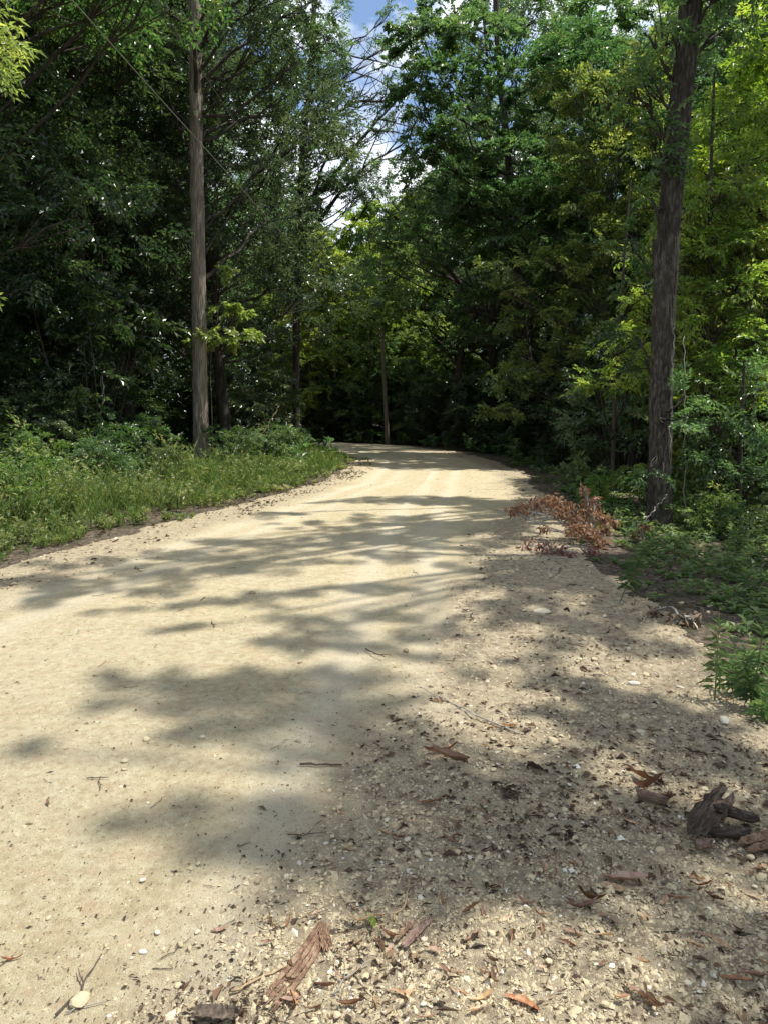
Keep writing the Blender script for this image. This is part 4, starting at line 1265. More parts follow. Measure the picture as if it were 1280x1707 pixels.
weeds('verge_weeds', 'lush green weeds along the left edge of the road', left_pts, 9500, 501, lambda XY, r: left_h(XY, r) * 1.35, M_WEED, .048, .36, 17, tmean=.55, upz=(.1, 1.3), clump=13, csd=.085)
weeds('verge_grass', 'fine grass blades among weeds on the left verge', left_pts, 5000, 502, lambda XY, r: left_h(XY, r) * 1.25, M_WEED, .13, .035, 8, tmean=.6, upz=(1.2, 4))

def leftback_pts(r, n):
    y = r.uniform(6, 32, n); x = edge_x(y, -1) - 1.8 - r.random(n) * 4.5
    return np.stack([x, y], 1)
weeds('bramble_thicket', 'tangled brambles and vines between the left verge and the trees', leftback_pts, 3600, 503,
      lambda XY, r: np.interp(XY[:, 1], [14, 18, 24], [1, .6, .3]) * r.uniform(.25, .85, len(XY)) * np.clip(.9 + 3 * fbm(XY[:, 0] * .6, XY[:, 1] * .6, 81), .2, 2), M_LEAF, .075, .5, 20, tmean=.6, clump=9, csd=.16)
def right_pts(r, n):
    y = r.uniform(2.6, 24, n * 2) ; x = edge_x(y, 1) + .05 + r.random(n * 2) * 5.5
    sd, s = road_sd(x, y)
    den = smooth(.0, .55, -sd - .25 + fbm(x, y, 91) * 1.2)
    k = r.random(n * 2) < .07 + .9 * den
    k &= (y < 11.5) | (r.random(n * 2) < .3)
    k &= ~((np.hypot(x - 3.9, y - 10.4) < .3))
    return np.stack([x[k], y[k]], 1)[:n]
weeds('right_undergrowth', 'low shaded herbs and seedlings covering ground right of the gravel', right_pts, 4600, 504,
      lambda XY, r: r.uniform(.03, .18, len(XY)) * (.8 + 1.2 * smooth(0, 2.5, -road_sd(XY[:, 0], XY[:, 1])[0])), M_WEED, .06, .42, 12, tmean=.4, clump=6, csd=.10)

def back_pts(r, n):
    y = r.uniform(22, 60, n); x = r.uniform(-1, 1, n) * (.6 * y + 2)
    sd, s = road_sd(x, y)
    k = sd < -.3
    return np.stack([x[k], y[k]], 1)
weeds('forest_undergrowth', 'dim fern and seedling cover on the forest floor beyond the bend', back_pts, 2400, 505, lambda XY, r: r.uniform(.15, .8, len(XY)), M_LEAF, .13, .45, 12)

r = np.random.default_rng(606)
n = 26000
yy = r.uniform(60, 84, n); xx = r.uniform(-1, 1, n) * (.7 * yy + 5); zz = r.random(n) ** 1.3 * 8 * (.6 + 1.1 * (fbm(xx * .15, yy * .15, 5) + .4))
mb = MB(); DD = unit(r.normal(0, 1, (n, 3)) * np.array([1, 1, .4])); L_ = r.uniform(.35, .75, n)
leaf_geo(mb, np.stack([xx, yy, zz], 1), DD, unit(np.array([0, -.5, 1]) + r.normal(0, .5, (n, 3))), L_, L_ * .6, np.clip(r.normal(.4, .25, n), 0, 1))
tag(link('distant_thicket', mb.mesh('distant_thicket', [M_LEAF_D])), 'dense dark thicket closing the view far behind the trunks', None, None, 'stuff')

# distinct young plants at the right of the gravel
def herb(label, px, py, hpx, seed, n=46, leafL=.10, side=3):
    r = np.random.default_rng(seed)
    g = GT(px, py); d = g[1] / cos(PITCH)
    Ht = hpx / FPX * g[1] * 1.04
    root = empty('narrow_leaved_herb', tuple(g), label, 'plant', None)
    st = MB(); lf = MB()
    for s in range(side):
        hh = Ht * (1 if s == 0 else r.uniform(.4, .8)); ln = r.normal(0, .14 if s == 0 else .3, 2) * hh
        TP = bez(np.zeros(3), np.array([ln[0] * .3, ln[1] * .3, hh * .5]), np.array([ln[0], ln[1], hh]), 10)
        add_tube(st, TP, np.linspace(.005, .002, 10), 5, tint=.3)
        m = n if s == 0 else n // 2
        t = np.linspace(.18 if s == 0 else .3, 1, m)
        P = np.stack([np.interp(t * 9, np.arange(10), TP[:, k]) for k in range(3)], 1)
        a = np.arange(m) * 2.4 + r.normal(0, .3, m)
        up = np.interp(t, [0, .8, 1], [-.1, .35, 1.6])
        D = np.stack([np.cos(a), np.sin(a), up], 1)
        N = np.stack([-np.cos(a) * .3, -np.sin(a) * .3, np.ones(m)], 1)
        L = leafL * r.uniform(.7, 1.2, m) * np.interp(t, [0, .5, .9, 1], [.7, 1.1, .8, .5])
        D += r.normal(0, .25, (m, 3))
        leaf_geo(lf, P, D, N, L, L * .10, np.clip(r.normal(.6, .2, m), 0, 1), .3, .35)
    link('stem', st.mesh('stem', [M_WEED], True), root)
    link('foliage', lf.mesh('foliage', [M_LEAF]), root)
herb('tall narrow leaved herb standing alone on gravel at right', 1190, 1172, 140, 1, side=1, n=60)
herb('bushy narrow leaved herb at the right frame edge', 1252, 1185, 150, 2, side=6, n=60)
herb('tall herb growing just right of the dead brown branch', 1034, 1003, 125, 3, side=2, n=60, leafL=.12)
herb('short herb tuft in front of right frame edge', 1225, 1160, 80, 4, side=4, n=30)
herb('small herb between the two tall herbs at right', 1272, 1205, 60, 5, side=4, n=26)

# ------------------------------------------------------------------ dead brown branch
def dead_branch(label, base_px, clumps, seed, n=120, mt=None):
    r = np.random.default_rng(seed)
    g = GT(*base_px)
    root = empty('dead_branch', tuple(g), label, 'branch')
    wd = MB(); lf = MB()
    for (px, py, dy, rp) in clumps:
        c = A(px, py, g[1] + dy) - g; c[2] = max(c[2], .05)
        LP = bez(np.zeros(3) + np.array([0, 0, .04]), c * .5 + np.array([0, 0, .08]) + r.normal(0, .06, 3), c, 7)
        add_tube(wd, LP, np.linspace(.014, .005, 7), 5)
        rad = rp / FPX * g[1]
        m = int(n * (rad / .2) ** 2) + 10
        P = c + unit(r.normal(0, 1, (m, 3))) * rad * (r.random((m, 1)) ** .5) * np.array([1, 1, .8])
        P[:, 2] = np.maximum(P[:, 2], .02)
        for q in P[:6]:
            add_tube(wd, bez(LP[4], (LP[4] + q) / 2 + r.normal(0, .03, 3), q, 4), np.array([.006, .005, .004, .002]), 4)
        D = np.array([0, 0, -.8]) + r.normal(0, .6, (m, 3)); N = r.normal(0, 1, (m, 3))
        L = r.uniform(.045, .09, m)
        leaf_geo(lf, P, D, N, L, L * .36, np.clip(r.normal(.5, .2, m), 0, 1), .45, .2)
    link('twigs', wd.mesh('twigs', [M_TWIG_G], True), root)
    link('dead_foliage', lf.mesh('dead_foliage', [mt or M_RUST]), root)
dead_branch('fallen branch with hanging rust brown dead leaves beside the right trunk', (985, 905),
            [(870, 848, .3, 18), (895, 840, .3, 20), (915, 835, .4, 18), (935, 852, .1, 20), (960, 862, .1, 20), (985, 850, .2, 18), (850, 850, .3, 12), (972, 815, .3, 10), (978, 835, .3, 11), (1000, 860, 0, 16),
             (1020, 866, 0, 13), (975, 885, -.2, 22), (955, 880, -.1, 16), (995, 900, -.3, 20), (905, 880, 0, 10), (930, 835, .2, 14), (990, 830, .2, 10), (950, 845, .2, 14), (1010, 880, -.2, 12)], 61, 190)
dead_branch('low heap of crumpled brown leaves at the foot of the dead branch', (920, 925), [(880, 908, .2, 13), (905, 912, 0, 16), (935, 915, 0, 17), (985, 930, 0, 16), (950, 932, -.2, 12)], 62, 90)
dead_branch('small tuft of dead brown leaves against thick trunk', (1070, 900), [(1072, 880, 0, 13), (1060, 890, 0, 8)], 63, 80)
dead_branch('dark brown dead leaves lying along the right ditch', (1130, 1045), [(1120, 1035, 0, 16), (1140, 1035, 0, 20), (1155, 1048, 0, 18), (1092, 1018, .2, 14)], 64, 110, M_LITTER)

# ------------------------------------------------------------------ loose gravel and litter as real geometry
def octa_batch(P, S, r, tint, mb):
    """irregular eight sided chips"""
    n = len(P)
    base = np.array([(1, 0, 0), (0, 1, 0), (-1, 0, 0), (0, -1, 0), (0, 0, .9), (0, 0, -.5)], float)
    V = base[None] * r.uniform(.55, 1.25, (n, 6, 1)) + r.normal(0, .12, (n, 6, 3))
    a = r.uniform(0, 2 * pi, n); ca, sa = np.cos(a), np.sin(a)
    sx = S * r.uniform(.8, 1.4, n); sy = S * r.uniform(.65, 1.05, n); sz = S * r.uniform(.45, .9, n)
    V = V * np.stack([sx, sy, sz], -1)[:, None, :]
    tl = r.normal(0, .3, (n, 1)) 
    V = np.stack([V[..., 0] * ca[:, None] - V[..., 1] * sa[:, None], V[..., 0] * sa[:, None] + V[..., 1] * ca[:, None], V[..., 2] + V[..., 0] * tl], -1)
    V = V + P[:, None, :]
    f = np.array([(0, 1, 4), (1, 2, 4), (2, 3, 4), (3, 0, 4), (1, 0, 5), (2, 1, 5), (3, 2, 5), (0, 3, 5)])
    F = (np.arange(n)[:, None, None] * 6 + f[None]).reshape(-1, 3)
    mb.add(V.reshape(-1, 3), F, np.repeat(tint, 8))

def screen_uniform(r, n, x0, x1, y0, y1):
    """points spread on the ground so that density falls with distance"""
    px = r.uniform(x0, x1, n); py = r.uniform(y0, y1, n)
    d0 = np.cos(PITCH) + (853.5 - py) / FPX * np.sin(PITCH); d2 = -np.sin(PITCH) + (853.5 - py) / FPX * np.cos(PITCH)
    t = -CAM_H / d2
    return (px - 640) / FPX * t, d0 * t
r = np.random.default_rng(71)
x, y = screen_uniform(r, 200000, -100, 1380, 800, 1800)
lm = litter_mask(x, y); sd, sdd = road_sd(x, y)
k = (r.random(len(x)) < (.13 + .55 * lm * smooth(-.5, .0, sd + .1) )) 
x, y, lm = x[k], y[k], lm[k]
S = (r.gamma(1.1, .0016, len(x)) + .0013) * (1 + y * .22)
S = np.minimum(S, .02 + .002 * y) * (.62 + .38 * smooth(.0, .5, lm))
mb = MB()
k = (r.random(len(x)) > .45 * smooth(.0, .16, fbm(x * 1.9, y * 1.9, 111)))
x, y, lm, S = x[k], y[k], lm[k], S[k]
z = road_z(x, y)
octa_batch(np.stack([x, y, z + S * .05], 1), S, r, np.clip(r.normal(.58, .17, len(x)), 0, 1), mb)
tag(link('loose_gravel', mb.mesh('loose_gravel', [M_STONE])), 'crushed pale limestone gravel strewn over the right side of the road', None, None, 'stuff')
print('gravel', len(x))

x, y = screen_uniform(r, 60000, -120, 1400, 770, 1850)
lm = litter_mask(x, y); sd, sdd = road_sd(x, y)
patch = smooth(-.02, .16, fbm(x * 1.9, y * 1.9, 111)) + (sdd < 0) * .9 * smooth(-.05, .15, fbm(x * 1.3, y * 1.3, 14))
k = r.random(len(x)) < (.075 + lm * (.03 + .55 * patch))
lk = lm[k]
x, y = x[k], y[k]
n = len(x)
mb = MB()
L = (.004 + r.gamma(1.5, .006, n) * (.45 + .75 * lk)) * (1 + y * .10)
a = r.uniform(0, 2 * pi, n)
z = np.maximum(terrain(x, y), road_z(x, y)) + .004
D = np.stack([np.cos(a), np.sin(a), r.normal(.05, .12, n)], 1); N = np.stack([r.normal(0, .45, n), r.normal(0, .45, n), np.ones(n)], 1)
leaf_geo(mb, np.stack([x, y, z], 1), D, N, L, L * r.uniform(.12, .6, n), np.clip(r.normal(.42, .25, n), 0, 1), .35, .1)
tag(link('leaf_litter', mb.mesh('leaf_litter', [M_LITTER])), 'brown leaf and bark crumbs scattered over gravel and road edges', None, None, 'stuff')

# forest floor litter right and left beyond the road
y = r.uniform(2.5, 26, 9000); x = np.where(r.random(9000) < .5, edge_x(y, 1) + r.random(9000) * 6, edge_x(y, -1) + .8 - r.random(9000) * 1.7)
k = (x > 1) | (r.random(len(x)) < .1 + .9 * smooth(-.03, .14, fbm(x * 1.2, y * 1.2, 24)))
x, y = x[k], y[k]
n = len(x); mb = MB(); L = r.uniform(.02, .075, n) * (1 + y * .02); a = r.uniform(0, 2 * pi, n)
D = np.stack([np.cos(a), np.sin(a), r.normal(.05, .15, n)], 1); N = np.stack([r.normal(0, .5, n), r.normal(0, .5, n), np.ones(n)], 1)
leaf_geo(mb, np.stack([x, y, np.maximum(terrain(x, y), road_z(x, y)) + .01], 1), D, N, L, L * r.uniform(.25, .5, n), np.clip(r.normal(.5, .22, n), 0, 1), .35, .1)
tag(link('forest_litter', mb.mesh('forest_litter', [M_LITTER])), 'dry fallen leaves on the shaded ground beside the road', None, None, 'stuff')

# ------------------------------------------------------------------ individual leaves, twigs, pebbles, bark
def surf(x, y):
    return float(max(terrain(np.array([x]), np.array([y]))[0], road_z(np.array([x]), np.array([y]))[0]))
def GS(px, py):
    p = G(px, py); z = surf(p[0], p[1])
    p = G(px, py, z); return np.array([p[0], p[1], z])

def curled_leaf(r, curl=.5, ratio=.42, n=9):
    """unit length dead leaf with midrib fold, ragged rim, bent midrib and curl"""
    V = []
    bend = r.normal(0, .10); asym = r.uniform(.6, 1.0); tw = r.normal(0, .5); pk = r.uniform(.75, 1.35)
    for i in range(n):
        t = i / (n - 1)
        e = (sin(pi * min(1, t ** pk * .96 + .02)) ** .75) * (1 - .35 * (r.random() < .22))
        wl_, wr_ = ratio * .5 * e * r.uniform(.75, 1.15) + .004, ratio * .5 * e * r.uniform(.75, 1.15) * asym + .004
        cx = t - .5; cy = bend * sin(pi * t)
        cz = curl * .32 * (cx * 2) ** 2 + r.normal(0, .012)
        a1 = (.5 + curl * .9) + tw * cx; a2 = (.4 + curl * .7) - tw * cx
        V += [(cx + r.normal(0, .01), cy - wl_ * cos(min(1.4, a1)), cz + wl_ * sin(a1)), (cx, cy, cz), (cx + r.normal(0, .01), cy + wr_ * cos(min(1.4, a2)), cz + wr_ * sin(a2))]
    F = []
    for i in range(n - 1):
        for j in range(2):
            a = i * 3 + j
            F.append((a, a + 3, a + 4, a + 1))
    return np.array(V), np.array(F)

def leaf_mesh_tinted(name, seed, tint, curl, ratio, mat):
    r_ = np.random.default_rng(seed)
    V, F = curled_leaf(r_, curl, ratio)
    mb = MB(); mb.add(V, F, np.clip(tint + r_.normal(0, .09, len(F)), 0, 1))
    return mb.mesh(name, [mat], True)

LEAFM = [(leaf_mesh_tinted('fallen_leaf', 900 + i, t, c, q, M_DEAD), lab) for i, (t, c, q, lab) in enumerate([
    (.75, .35, .42, 'orange brown'), (.86, .5, .38, 'tan brown'), (.35, .8, .45, 'dark curled brown'), (.9, .3, .45, 'pale tan'), (.5, .6, .34, 'rust brown'), (.2, .9, .5, 'dark reddish')] * 3)]

def put_leaf(px, py, Lpx, ang, kind, label=None, group=None, tilt=None):
    g = GS(px, py)
    me, lab = LEAFM[kind + 6 * random.randrange(3)]
    L = Lpx / FPX * g[1] / cos(PITCH) * 1.3
    o = link('fallen_leaf', me, None, (g[0], g[1], g[2] + .006))
    o.scale = (L, L, L)
    o.rotation_euler = (random.uniform(-.3, .3) if tilt is None else tilt, random.uniform(-.15, .15), radians(ang))
    tag(o, label or '%s dead leaf lying among the pale gravel' % lab, 'leaf', group or (None if label else '%s dead leaves on the gravel' % lab))
    return o

put_leaf(870, 1680, 55, -35, 0, 'curved orange brown dead leaf near the bottom edge right of centre')
put_leaf(804, 1665, 36, 20, 1, 'broad brown leaf just left of curved orange leaf at the bottom')
put_leaf(1040, 1470, 62, -8, 3, 'large pale tan leaf below the darkest foreground shade')
put_leaf(1068, 1668, 50, -50, 0, 'orange brown leaf leaning on a dark leaf at the bottom right')
put_leaf(1090, 1672, 45, -65, 5, 'dark leaf overlapping an orange brown leaf at bottom right')
put_leaf(904, 1552, 26, 80, 0, 'small upright orange leaf below the pale tan leaf')
put_leaf(952, 1556, 24, -20, 0, 'small orange leaf right of the upright orange leaf')
put_leaf(970, 1510, 44, 10, 4, 'rust brown leaf at lower rim of dark shade')
put_leaf(985, 1498, 40, -20, 5, 'dark red leaf tucked behind the rust brown leaf')
put_leaf(847, 1212, 24, 10, 0, 'flat orange leaf on gravel in middle right')
put_leaf(750, 1268, 55, -25, 2, 'crumpled brown leaf heap on the sand edge')
put_leaf(735, 1255, 48, 15, 4, 'rust brown leaf on top of crumpled leaf heap')
put_leaf(650, 1560, 34, -40, 4, 'rust brown leaf right of the green leaf')
put_leaf(600, 1530, 40, -10, 1, 'tan brown leaf left of the green leaf')
put_leaf(592, 1582, 30, 40, 4, 'crumpled rust leaf beside upper end of shredded bark')
put_leaf(540, 1650, 32, -10, 5, 'dark purple brown leaf right of shredded bark strip')
put_leaf(490, 1668, 34, -70, 0, 'orange leaf at the lower end of shredded bark strip')
put_leaf(783, 1522, 34, 30, 5, 'dark brown leaf in the shade left of centre gravel')
put_leaf(787, 1568, 34, 40, 4, 'brown leaf on gravel right of red bark slab')
put_leaf(665, 1662, 30, -35, 0, 'small bright orange leaf near bottom centre')
put_leaf(1222, 1640, 48, -10, 4, 'rust brown leaf in shade at the bottom right edge')
put_leaf(1258, 1632, 44, 0, 0, 'orange brown leaf at the right frame edge bottom')
put_leaf(1130, 1500, 34, -20, 0, 'orange leaf on gravel below the curled dark bark')
put_leaf(1080, 1315, 50, 20, 5, 'dark reddish leaf in pile left of the curled bark')
put_leaf(1095, 1335, 46, -30, 2, 'dark curled leaf in pile beside the curled bark')
put_leaf(1065, 1300, 40, -50, 5, 'dark reddish leaf on top of the pile left of curled bark')
put_leaf(20, 1603, 28, 20, 4, 'reddish brown leaf by stick at left frame edge')
put_leaf(715, 1340, 34, 15, 0, 'orange leaf half in shade at the sand edge')
put_leaf(752, 1405, 30, -45, 4, 'rust brown leaf under shade at sand edge')
put_leaf(1170, 1480, 30, 5, 2, 'dark curled leaf right of the pale tan leaf')
# green leaf
g = GS(617, 1546)
gl = link('green_leaf', leaf_mesh_tinted('green_leaf', 950, .6, .5, .42, M_LEAF_Y), None, (g[0], g[1], g[2] + .012))
gl.scale = (.08,) * 3; gl.rotation_euler = (.2, .1, radians(110))
tag(gl, 'single fresh green leaf lying on sandy gravel', 'leaf')
rr = np.random.default_rng(909)
cnt = 0
while cnt < 200:
    px, py = rr.uniform(0, 1280), 880 + 820 * rr.random() ** 1.25
    g = G(px, py)
    if rr.random() > .05 + .95 * float(litter_mask(np.array([g[0]]), np.array([g[1]]))[0]): continue
    sdv = float(road_sd(np.array([g[0]]), np.array([g[1]]))[0][0])
    if sdv < -.4: continue
    cnt += 1
    L = rr.uniform(.018, .05)
    put_leaf(px, py, L * FPX / max(g[1], .5), rr.uniform(0, 360), int(rr.choice([0, 1, 2, 3, 4, 5], p=[.12, .22, .2, .2, .16, .1])))

# pebbles
def pebble_mesh(seed, tint):
    r_ = np.random.default_rng(seed)
    phi = (1 + sqrt(5)) / 2
    V = [(-1, phi, 0), (1, phi, 0), (-1, -phi, 0), (1, -phi, 0), (0, -1, phi), (0, 1, phi), (0, -1, -phi), (0, 1, -phi), (phi, 0, -1), (phi, 0, 1), (-phi, 0, -1), (-phi, 0, 1)]
    F = [(0, 11, 5), (0, 5, 1), (0, 1, 7), (0, 7, 10), (0, 10, 11), (1, 5, 9), (5, 11, 4), (11, 10, 2), (10, 7, 6), (7, 1, 8), (3, 9, 4), (3, 4, 2), (3, 2, 6), (3, 6, 8), (3, 8, 9), (4, 9, 5), (2, 4, 11), (6, 2, 10), (8, 6, 7), (9, 8, 1)]
    V = unit(np.array(V, float)); V = list(V); cache = {}; F2 = []
    def mid(a, b_):
        k_ = (min(a, b_), max(a, b_))
        if k_ not in cache:
            cache[k_] = len(V); V.append(unit(V[a] + V[b_]))
        return cache[k_]
    for a, b_, c in F:
        x1, x2, x3 = mid(a, b_), mid(b_, c), mid(c, a)
        F2 += [(a, x1, x3), (b_, x2, x1), (c, x3, x2), (x1, x2, x3)]
    V = np.array(V)
    # cut a few facets
    for _ in range(5):
        d = unit(r_.normal(0, 1, 3)); h = r_.uniform(.55, .8)
        s = V @ d
        V = V - np.outer(np.clip(s - h, 0, None), d)
    V = V * (1 + r_.normal(0, .03, (len(V), 1))) * np.array([1, r_.uniform(.6, .9), r_.uniform(.4, .65)])
    mb = MB(); mb.add(V, F2, tint)
    return mb.mesh('pebble', [M_STONE], False)
PEB = [(pebble_mesh(i, t), lab) for i, (t, lab) in enumerate([(.95, 'white'), (.8, 'cream'), (.6, 'buff'), (.35, 'grey brown'), (.9, 'pale'), (.5, 'tan')])]
def put_pebble(px, py, wpx, kind, label=None, name='pebble', flat=1):
    g = GS(px, py); me, lab = PEB[kind]
    s = wpx / 2 / FPX * g[1] / cos(PITCH) * 1.2
    o = link(name, me, None, (g[0], g[1], g[2] + s * .2 * flat)); o.scale = (s, s, s * flat)
    o.rotation_euler = (random.uniform(-.2, .2), random.uniform(-.2, .2), random.uniform(0, 6.28))
    place_ = 'lying on the open sand' if float(litter_mask(np.array([g[0]]), np.array([g[1]]))[0]) < .5 else 'lying in the loose gravel'
    tag(o, label or 'small %s stone %s' % (lab, place_), 'stone', None if label else '%s stones %s' % (lab, place_))
put_pebble(240, 1588, 15, 0, 'round white pebble on sand, largest of a small cluster at lower left')
put_pebble(262, 1555, 13, 0, 'white pebble just above the cluster at lower left')
put_pebble(216, 1578, 10, 1, 'small cream pebble in the lower left cluster, leftmost')
put_pebble(330, 1554, 12, 4, 'pale pebble on sand right of the lower left cluster')
put_pebble(133, 1672, 34, 1, 'cream flat stone beneath the dark forked twig')
put_pebble(1056, 1141, 20, 0, 'bright white rock in middle of the right gravel', 'rock')
put_pebble(1068, 1222, 17, 4, 'pale angular stone below the shade at right gravel', 'rock')
put_pebble(1042, 1197, 16, 1, 'cream stone in shaded gravel below the white rock', 'rock')
put_pebble(1100, 1225, 26, 3, 'flat grey brown stone beside pale angular stone', 'rock', .5)
put_pebble(1208, 1204, 22, 0, 'white stone at base of herbs on the right', 'rock')
put_pebble(920, 1238, 20, 1, 'cream stone on the gravel left of shade', 'rock')
put_pebble(900, 1020, 30, 4, 'flat pale slab half buried in shaded sand', 'rock', .4)
put_pebble(886, 1347, 20, 3, 'grey stone standing in foreground shade', 'rock')
put_pebble(1270, 1465, 22, 2, 'rounded buff stone at the right frame edge', 'rock')
put_pebble(993, 1609, 10, 0, 'tiny white pebble on gravel near bottom right')
put_pebble(672, 1598, 10, 0, 'tiny white pebble below red bark slab')
put_pebble(1100, 1420, 18, 1, 'cream pebble just left of the curled dark bark')
put_pebble(1274, 1008, 34, 3, 'mottled grey rock at the right frame edge under herbs', 'rock')
put_pebble(1232, 1118, 60, 3, 'flat half buried brown rock behind the herbs at right', 'rock', .5)
put_pebble(430, 1450, 14, 5, 'tan pebble lying in shade in the foreground sand')
put_pebble(160, 1127, 9, 3, 'small dark pebble on left sand')
put_pebble(676, 1086, 12, 3, 'dark stone on sand left of gravel')
cnt = 0
while cnt < 200:
    px, py = rr.uniform(0, 1280), rr.uniform(960, 1700)
    g = G(px, py)
    if rr.random() > .22 + .8 * float(litter_mask(np.array([g[0]]), np.array([g[1]]))[0]): continue
    cnt += 1
    put_pebble(px, py, rr.uniform(7, 15) * (.8 + .3 * (py - 960) / 700), int(rr.choice(6, p=[.08, .22, .22, .14, .14, .2])))

# twigs
def twig_mesh(seed, mat, forks=1, rad=.02):
    r_ = np.random.default_rng(seed); mb = MB()
    n = 9
    P = np.stack([np.linspace(-.5, .5, n), np.cumsum(r_.normal(0, .03, n)), .03 + np.abs(np.cumsum(r_.normal(0, .012, n)))], 1)
    add_tube(mb, P, np.linspace(rad, rad * .45, n) * r_.uniform(.8, 1.2, n), 6, cap=True)
    for f in range(forks):
        i = int(r_.integers(2, n - 2)); s = r_.choice([-1, 1])
        d = np.array([r_.uniform(.3, .8), s * r_.uniform(.4, .9), .05]); L = r_.uniform(.12, .32)
        add_tube(mb, [P[i], P[i] + d * L * .5 + np.array([0, 0, .02]), P[i] + d * L + np.array([.03, 0, .01])], np.array([.55, .45, .25]) * rad, 5, cap=True)
    return mb.mesh('twig', [mat], True)
TW = [twig_mesh(i, m, f, q) for i, (m, f, q) in enumerate([(M_TWIG, 1, .022), (M_TWIG, 0, .03), (M_TWIG, 2, .018), (M_TWIG_T, 0, .028), (M_TWIG_G, 1, .022), (M_TWIG, 1, .03), (M_TWIG_T, 1, .02)])]
TL = ['dark forked twig', 'short dark stick', 'thin branching twig', 'tan stick', 'grey forked twig', 'stubby dark twig', 'tan forked twig']
def put_twig(x0, y0, x1, y1, kind, label=None):
    a_, c_ = GS(x0, y0), GS(x1, y1)
    m_ = (a_ + c_) / 2; L = np.linalg.norm((c_ - a_)[:2])
    o = link('twig', TW[kind], None, (m_[0], m_[1], m_[2] + .002)); o.scale = (L,) * 3
    o.rotation_euler = (0, -atan2(c_[2] - a_[2], L), atan2(c_[1] - a_[1], c_[0] - a_[0]))
    where = 'on the open sand' if float(litter_mask(m_[:1], m_[1:2])[0]) < .5 else 'on the gravel'
    tag(o, label or '%s lying %s' % (TL[kind], where), 'twig', None if label else '%ss %s' % (TL[kind], where))
    return o
put_twig(95, 1697, 172, 1596, 2, 'long dark forked twig rising in the bottom left corner')
put_twig(110, 1690, 178, 1672, 4, 'thin side twig under the long forked twig bottom left')
put_twig(0, 1612, 24, 1592, 5, 'thick weathered stick end at the left frame edge')
put_twig(390, 1662, 470, 1608, 3, 'long tan stick left of the shredded bark strip')
put_twig(470, 1608, 498, 1588, 2, 'thin dark twig continuing from long tan stick')
put_twig(255, 1617, 288, 1618, 1, 'short dark stick lying level on lower left sand')
put_twig(145, 1299, 182, 1298, 1, 'dark stick lying level on the left sand')
put_twig(168, 1300, 170, 1319, 5, 'stubby twig hanging below the level dark stick')
put_twig(270, 1600, 318, 1567, 2, 'crooked thin twig on the lower left sand')
put_twig(480, 1394, 546, 1390, 2, 'forked twig in foreground shade on the sand')
put_twig(398, 1414, 420, 1405, 1, 'short stick in the foreground shade')
put_twig(252, 1349, 278, 1332, 0, 'thin twig at left end of foreground shade')
put_twig(172, 1378, 184, 1370, 5, 'stubby hooked twig on left sand')
put_twig(240, 1456, 256, 1452, 0, 'tiny forked twig on lower left sand')
put_twig(500, 1277, 570, 1279, 1, 'dark stick on shaded sand, middle')
put_twig(610, 1085, 637, 1105, 0, 'dark twig on sand beside shade streaks')
_b = put_twig(860, 1225, 700, 1152, 4, 'very long thin branch lying across the right gravel'); _b.scale = (_b.scale[0], _b.scale[0] * .35, _b.scale[0] * .3)
put_twig(555, 1660, 615, 1602, 4, 'grey stick right of shredded bark strip')
put_twig(590, 1628, 612, 1660, 1, 'dark stick leaning below grey stick')
put_twig(575, 1555, 618, 1545, 1, 'dark stick touching the green leaf')
put_twig(660, 1540, 700, 1470, 6, 'brown stick pointing into the shade')
put_twig(1090, 1505, 1110, 1515, 1, 'short dark stick on gravel below the curled bark')
put_twig(1240, 1530, 1280, 1522, 4, 'grey branch at the right frame edge')
put_twig(450, 1690, 500, 1720, 2, 'dark twigs under the shredded bark strip')
cnt = 0
while cnt < 210:
    px, py = rr.uniform(-10, 1290), rr.uniform(900, 1700)
    g = G(px, py); lmv = float(litter_mask(np.array([g[0]]), np.array([g[1]]))[0])
    if rr.random() > .4 + .5 * lmv: continue
    cnt += 1
    L = rr.uniform(10, 36) * (.5 + .5 * (py - 900) / 800); a_ = rr.uniform(0, pi)
    put_twig(px, py, px + cos(a_) * L, py + sin(a_) * L * .6, int(rr.integers(0, 7)))

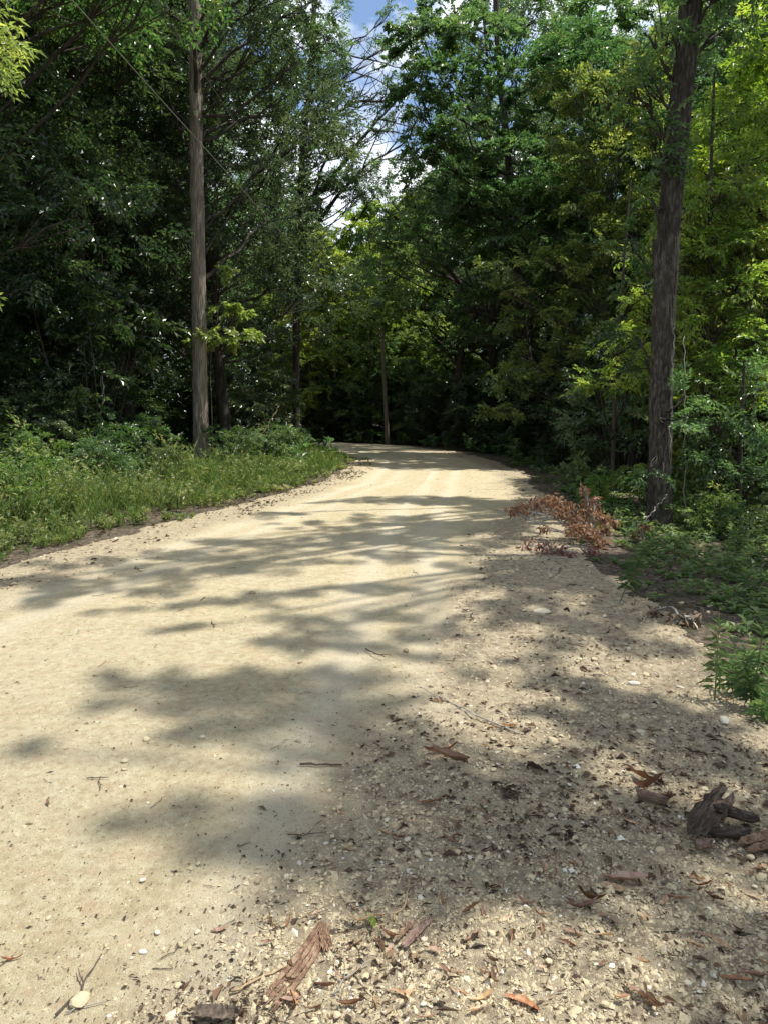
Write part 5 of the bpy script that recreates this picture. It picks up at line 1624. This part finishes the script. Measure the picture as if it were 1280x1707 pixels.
# bark strips
def bark_piece(label, p0, p1, wpx, mat, seed, arch=.3, lift=0., name='bark_strip', strips=1, thick=.004, bow=0.):
    r_ = np.random.default_rng(seed)
    a_, c_ = GS(*p0), GS(*p1); m_ = (a_ + c_) / 2
    L = np.linalg.norm(c_ - a_); W = wpx / FPX * m_[1]
    mb = MB()
    for s in range(strips):
        n, k = 18, 7
        off = (s - (strips - 1) / 2) * W / strips * 1.1
        w = W / strips * r_.uniform(.7, 1.2); l0 = -L / 2 * r_.uniform(.85, 1.0); l1 = L / 2 * r_.uniform(.8, 1.0)
        X = np.linspace(l0, l1, n)
        env = np.clip(np.minimum(np.arange(n) + .6, n - .4 - np.arange(n)) / 3, .25, 1) * (1 + r_.normal(0, .08, n))
        cy = off + np.cumsum(r_.normal(0, W * .02, n)) + bow * (X / L) ** 2 * L
        th = np.linspace(-1, 1, k)
        V = []
        for sgn in (1, 0):
            for i in range(n):
                for j in range(k):
                    u = th[j]
                    zz = arch * w * (u * u) + lift * (X[i] / L + .5) * L * .3 + r_.normal(0, .0012) + (s * .002) + (thick if sgn else 0)
                    V.append((X[i] + r_.normal(0, .002) + (u * u - .5) * L * .12 * np.sign(X[i]) * (abs(X[i]) > L * .3) * r_.uniform(.3, 1.4), cy[i] + u * w * .5 * env[i], zz))
        V = np.array(V); F = []
        o_ = n * k
        for i in range(n - 1):
            for j in range(k - 1):
                q = i * k + j
                F.append((q, q + k, q + k + 1, q + 1)); F.append((o_ + q, o_ + q + 1, o_ + q + k + 1, o_ + q + k))
            q = i * k
            F.append((q, o_ + q, o_ + q + k, q + k)); q = i * k + k - 1
            F.append((q, q + k, o_ + q + k, o_ + q))
        for j in range(k - 1):
            F.append((j, j + 1, o_ + j + 1, o_ + j)); q = (n - 1) * k + j
            F.append((q, o_ + q, o_ + q + 1, q + 1))
        mb.add(V, F)
    o = link(name, mb.mesh(name, [mat], False), None, (m_[0], m_[1], m_[2] + .006))
    o.rotation_euler = (0, 0, atan2(c_[1] - a_[1], c_[0] - a_[0]))
    tag(o, label, 'bark')
    return o
bark_piece('long shredded reddish brown bark strip at bottom centre', (452, 1680), (545, 1556), 34, M_SHRED, 1, .3, strips=4, bow=.12)
bark_piece('short frayed bark end at upper tip of the long shredded strip', (548, 1592), (536, 1545), 20, M_SHRED, 2, .3, strips=3)
bark_piece('flat reddish bark slab on gravel right of the green leaf', (670, 1586), (718, 1534), 24, M_REDBARK, 3, .15)
bark_piece('dark bark chip at the bottom edge left of centre', (322, 1697), (398, 1699), 26, M_TWIG, 4, .35)
b1 = bark_piece('large curled dark bark piece standing up on the right gravel', (1140, 1406), (1198, 1338), 38, M_DARKBARK, 5, .6, thick=.005, strips=1)
b1.rotation_euler[0] = .55; b1.location.z += .02
bark_piece('hollow curled dark bark lying right of the large piece', (1180, 1398), (1250, 1402), 20, M_DARKBARK, 6, .7, thick=.004).location.z += .004
b1 = bark_piece('dark crumpled bark piece behind the hollow bark', (1190, 1362), (1262, 1380), 20, M_DARKBARK, 7, .65, thick=.004); b1.rotation_euler[0] = .3; b1.location.z += .015
bark_piece('brown bark strip at the right frame edge', (1240, 1420), (1300, 1400), 36, M_SHRED, 8, .5, strips=2)
bark_piece('small brown bark flake below the large curled piece', (1160, 1420), (1188, 1412), 18, M_REDBARK, 9, .5)
bark_piece('pale tan bark flake at lower right of dark shade', (1000, 1480), (1040, 1490), 14, M_TWIG_T, 10, .3)
bark_piece('curled bark scrap in the leaf pile left of curled bark', (1060, 1330), (1112, 1345), 20, M_REDBARK, 11, .8)
bark_piece('thin brown bark strip on sand right of green leaf', (662, 1572), (692, 1535), 9, M_SHRED, 12, .3)
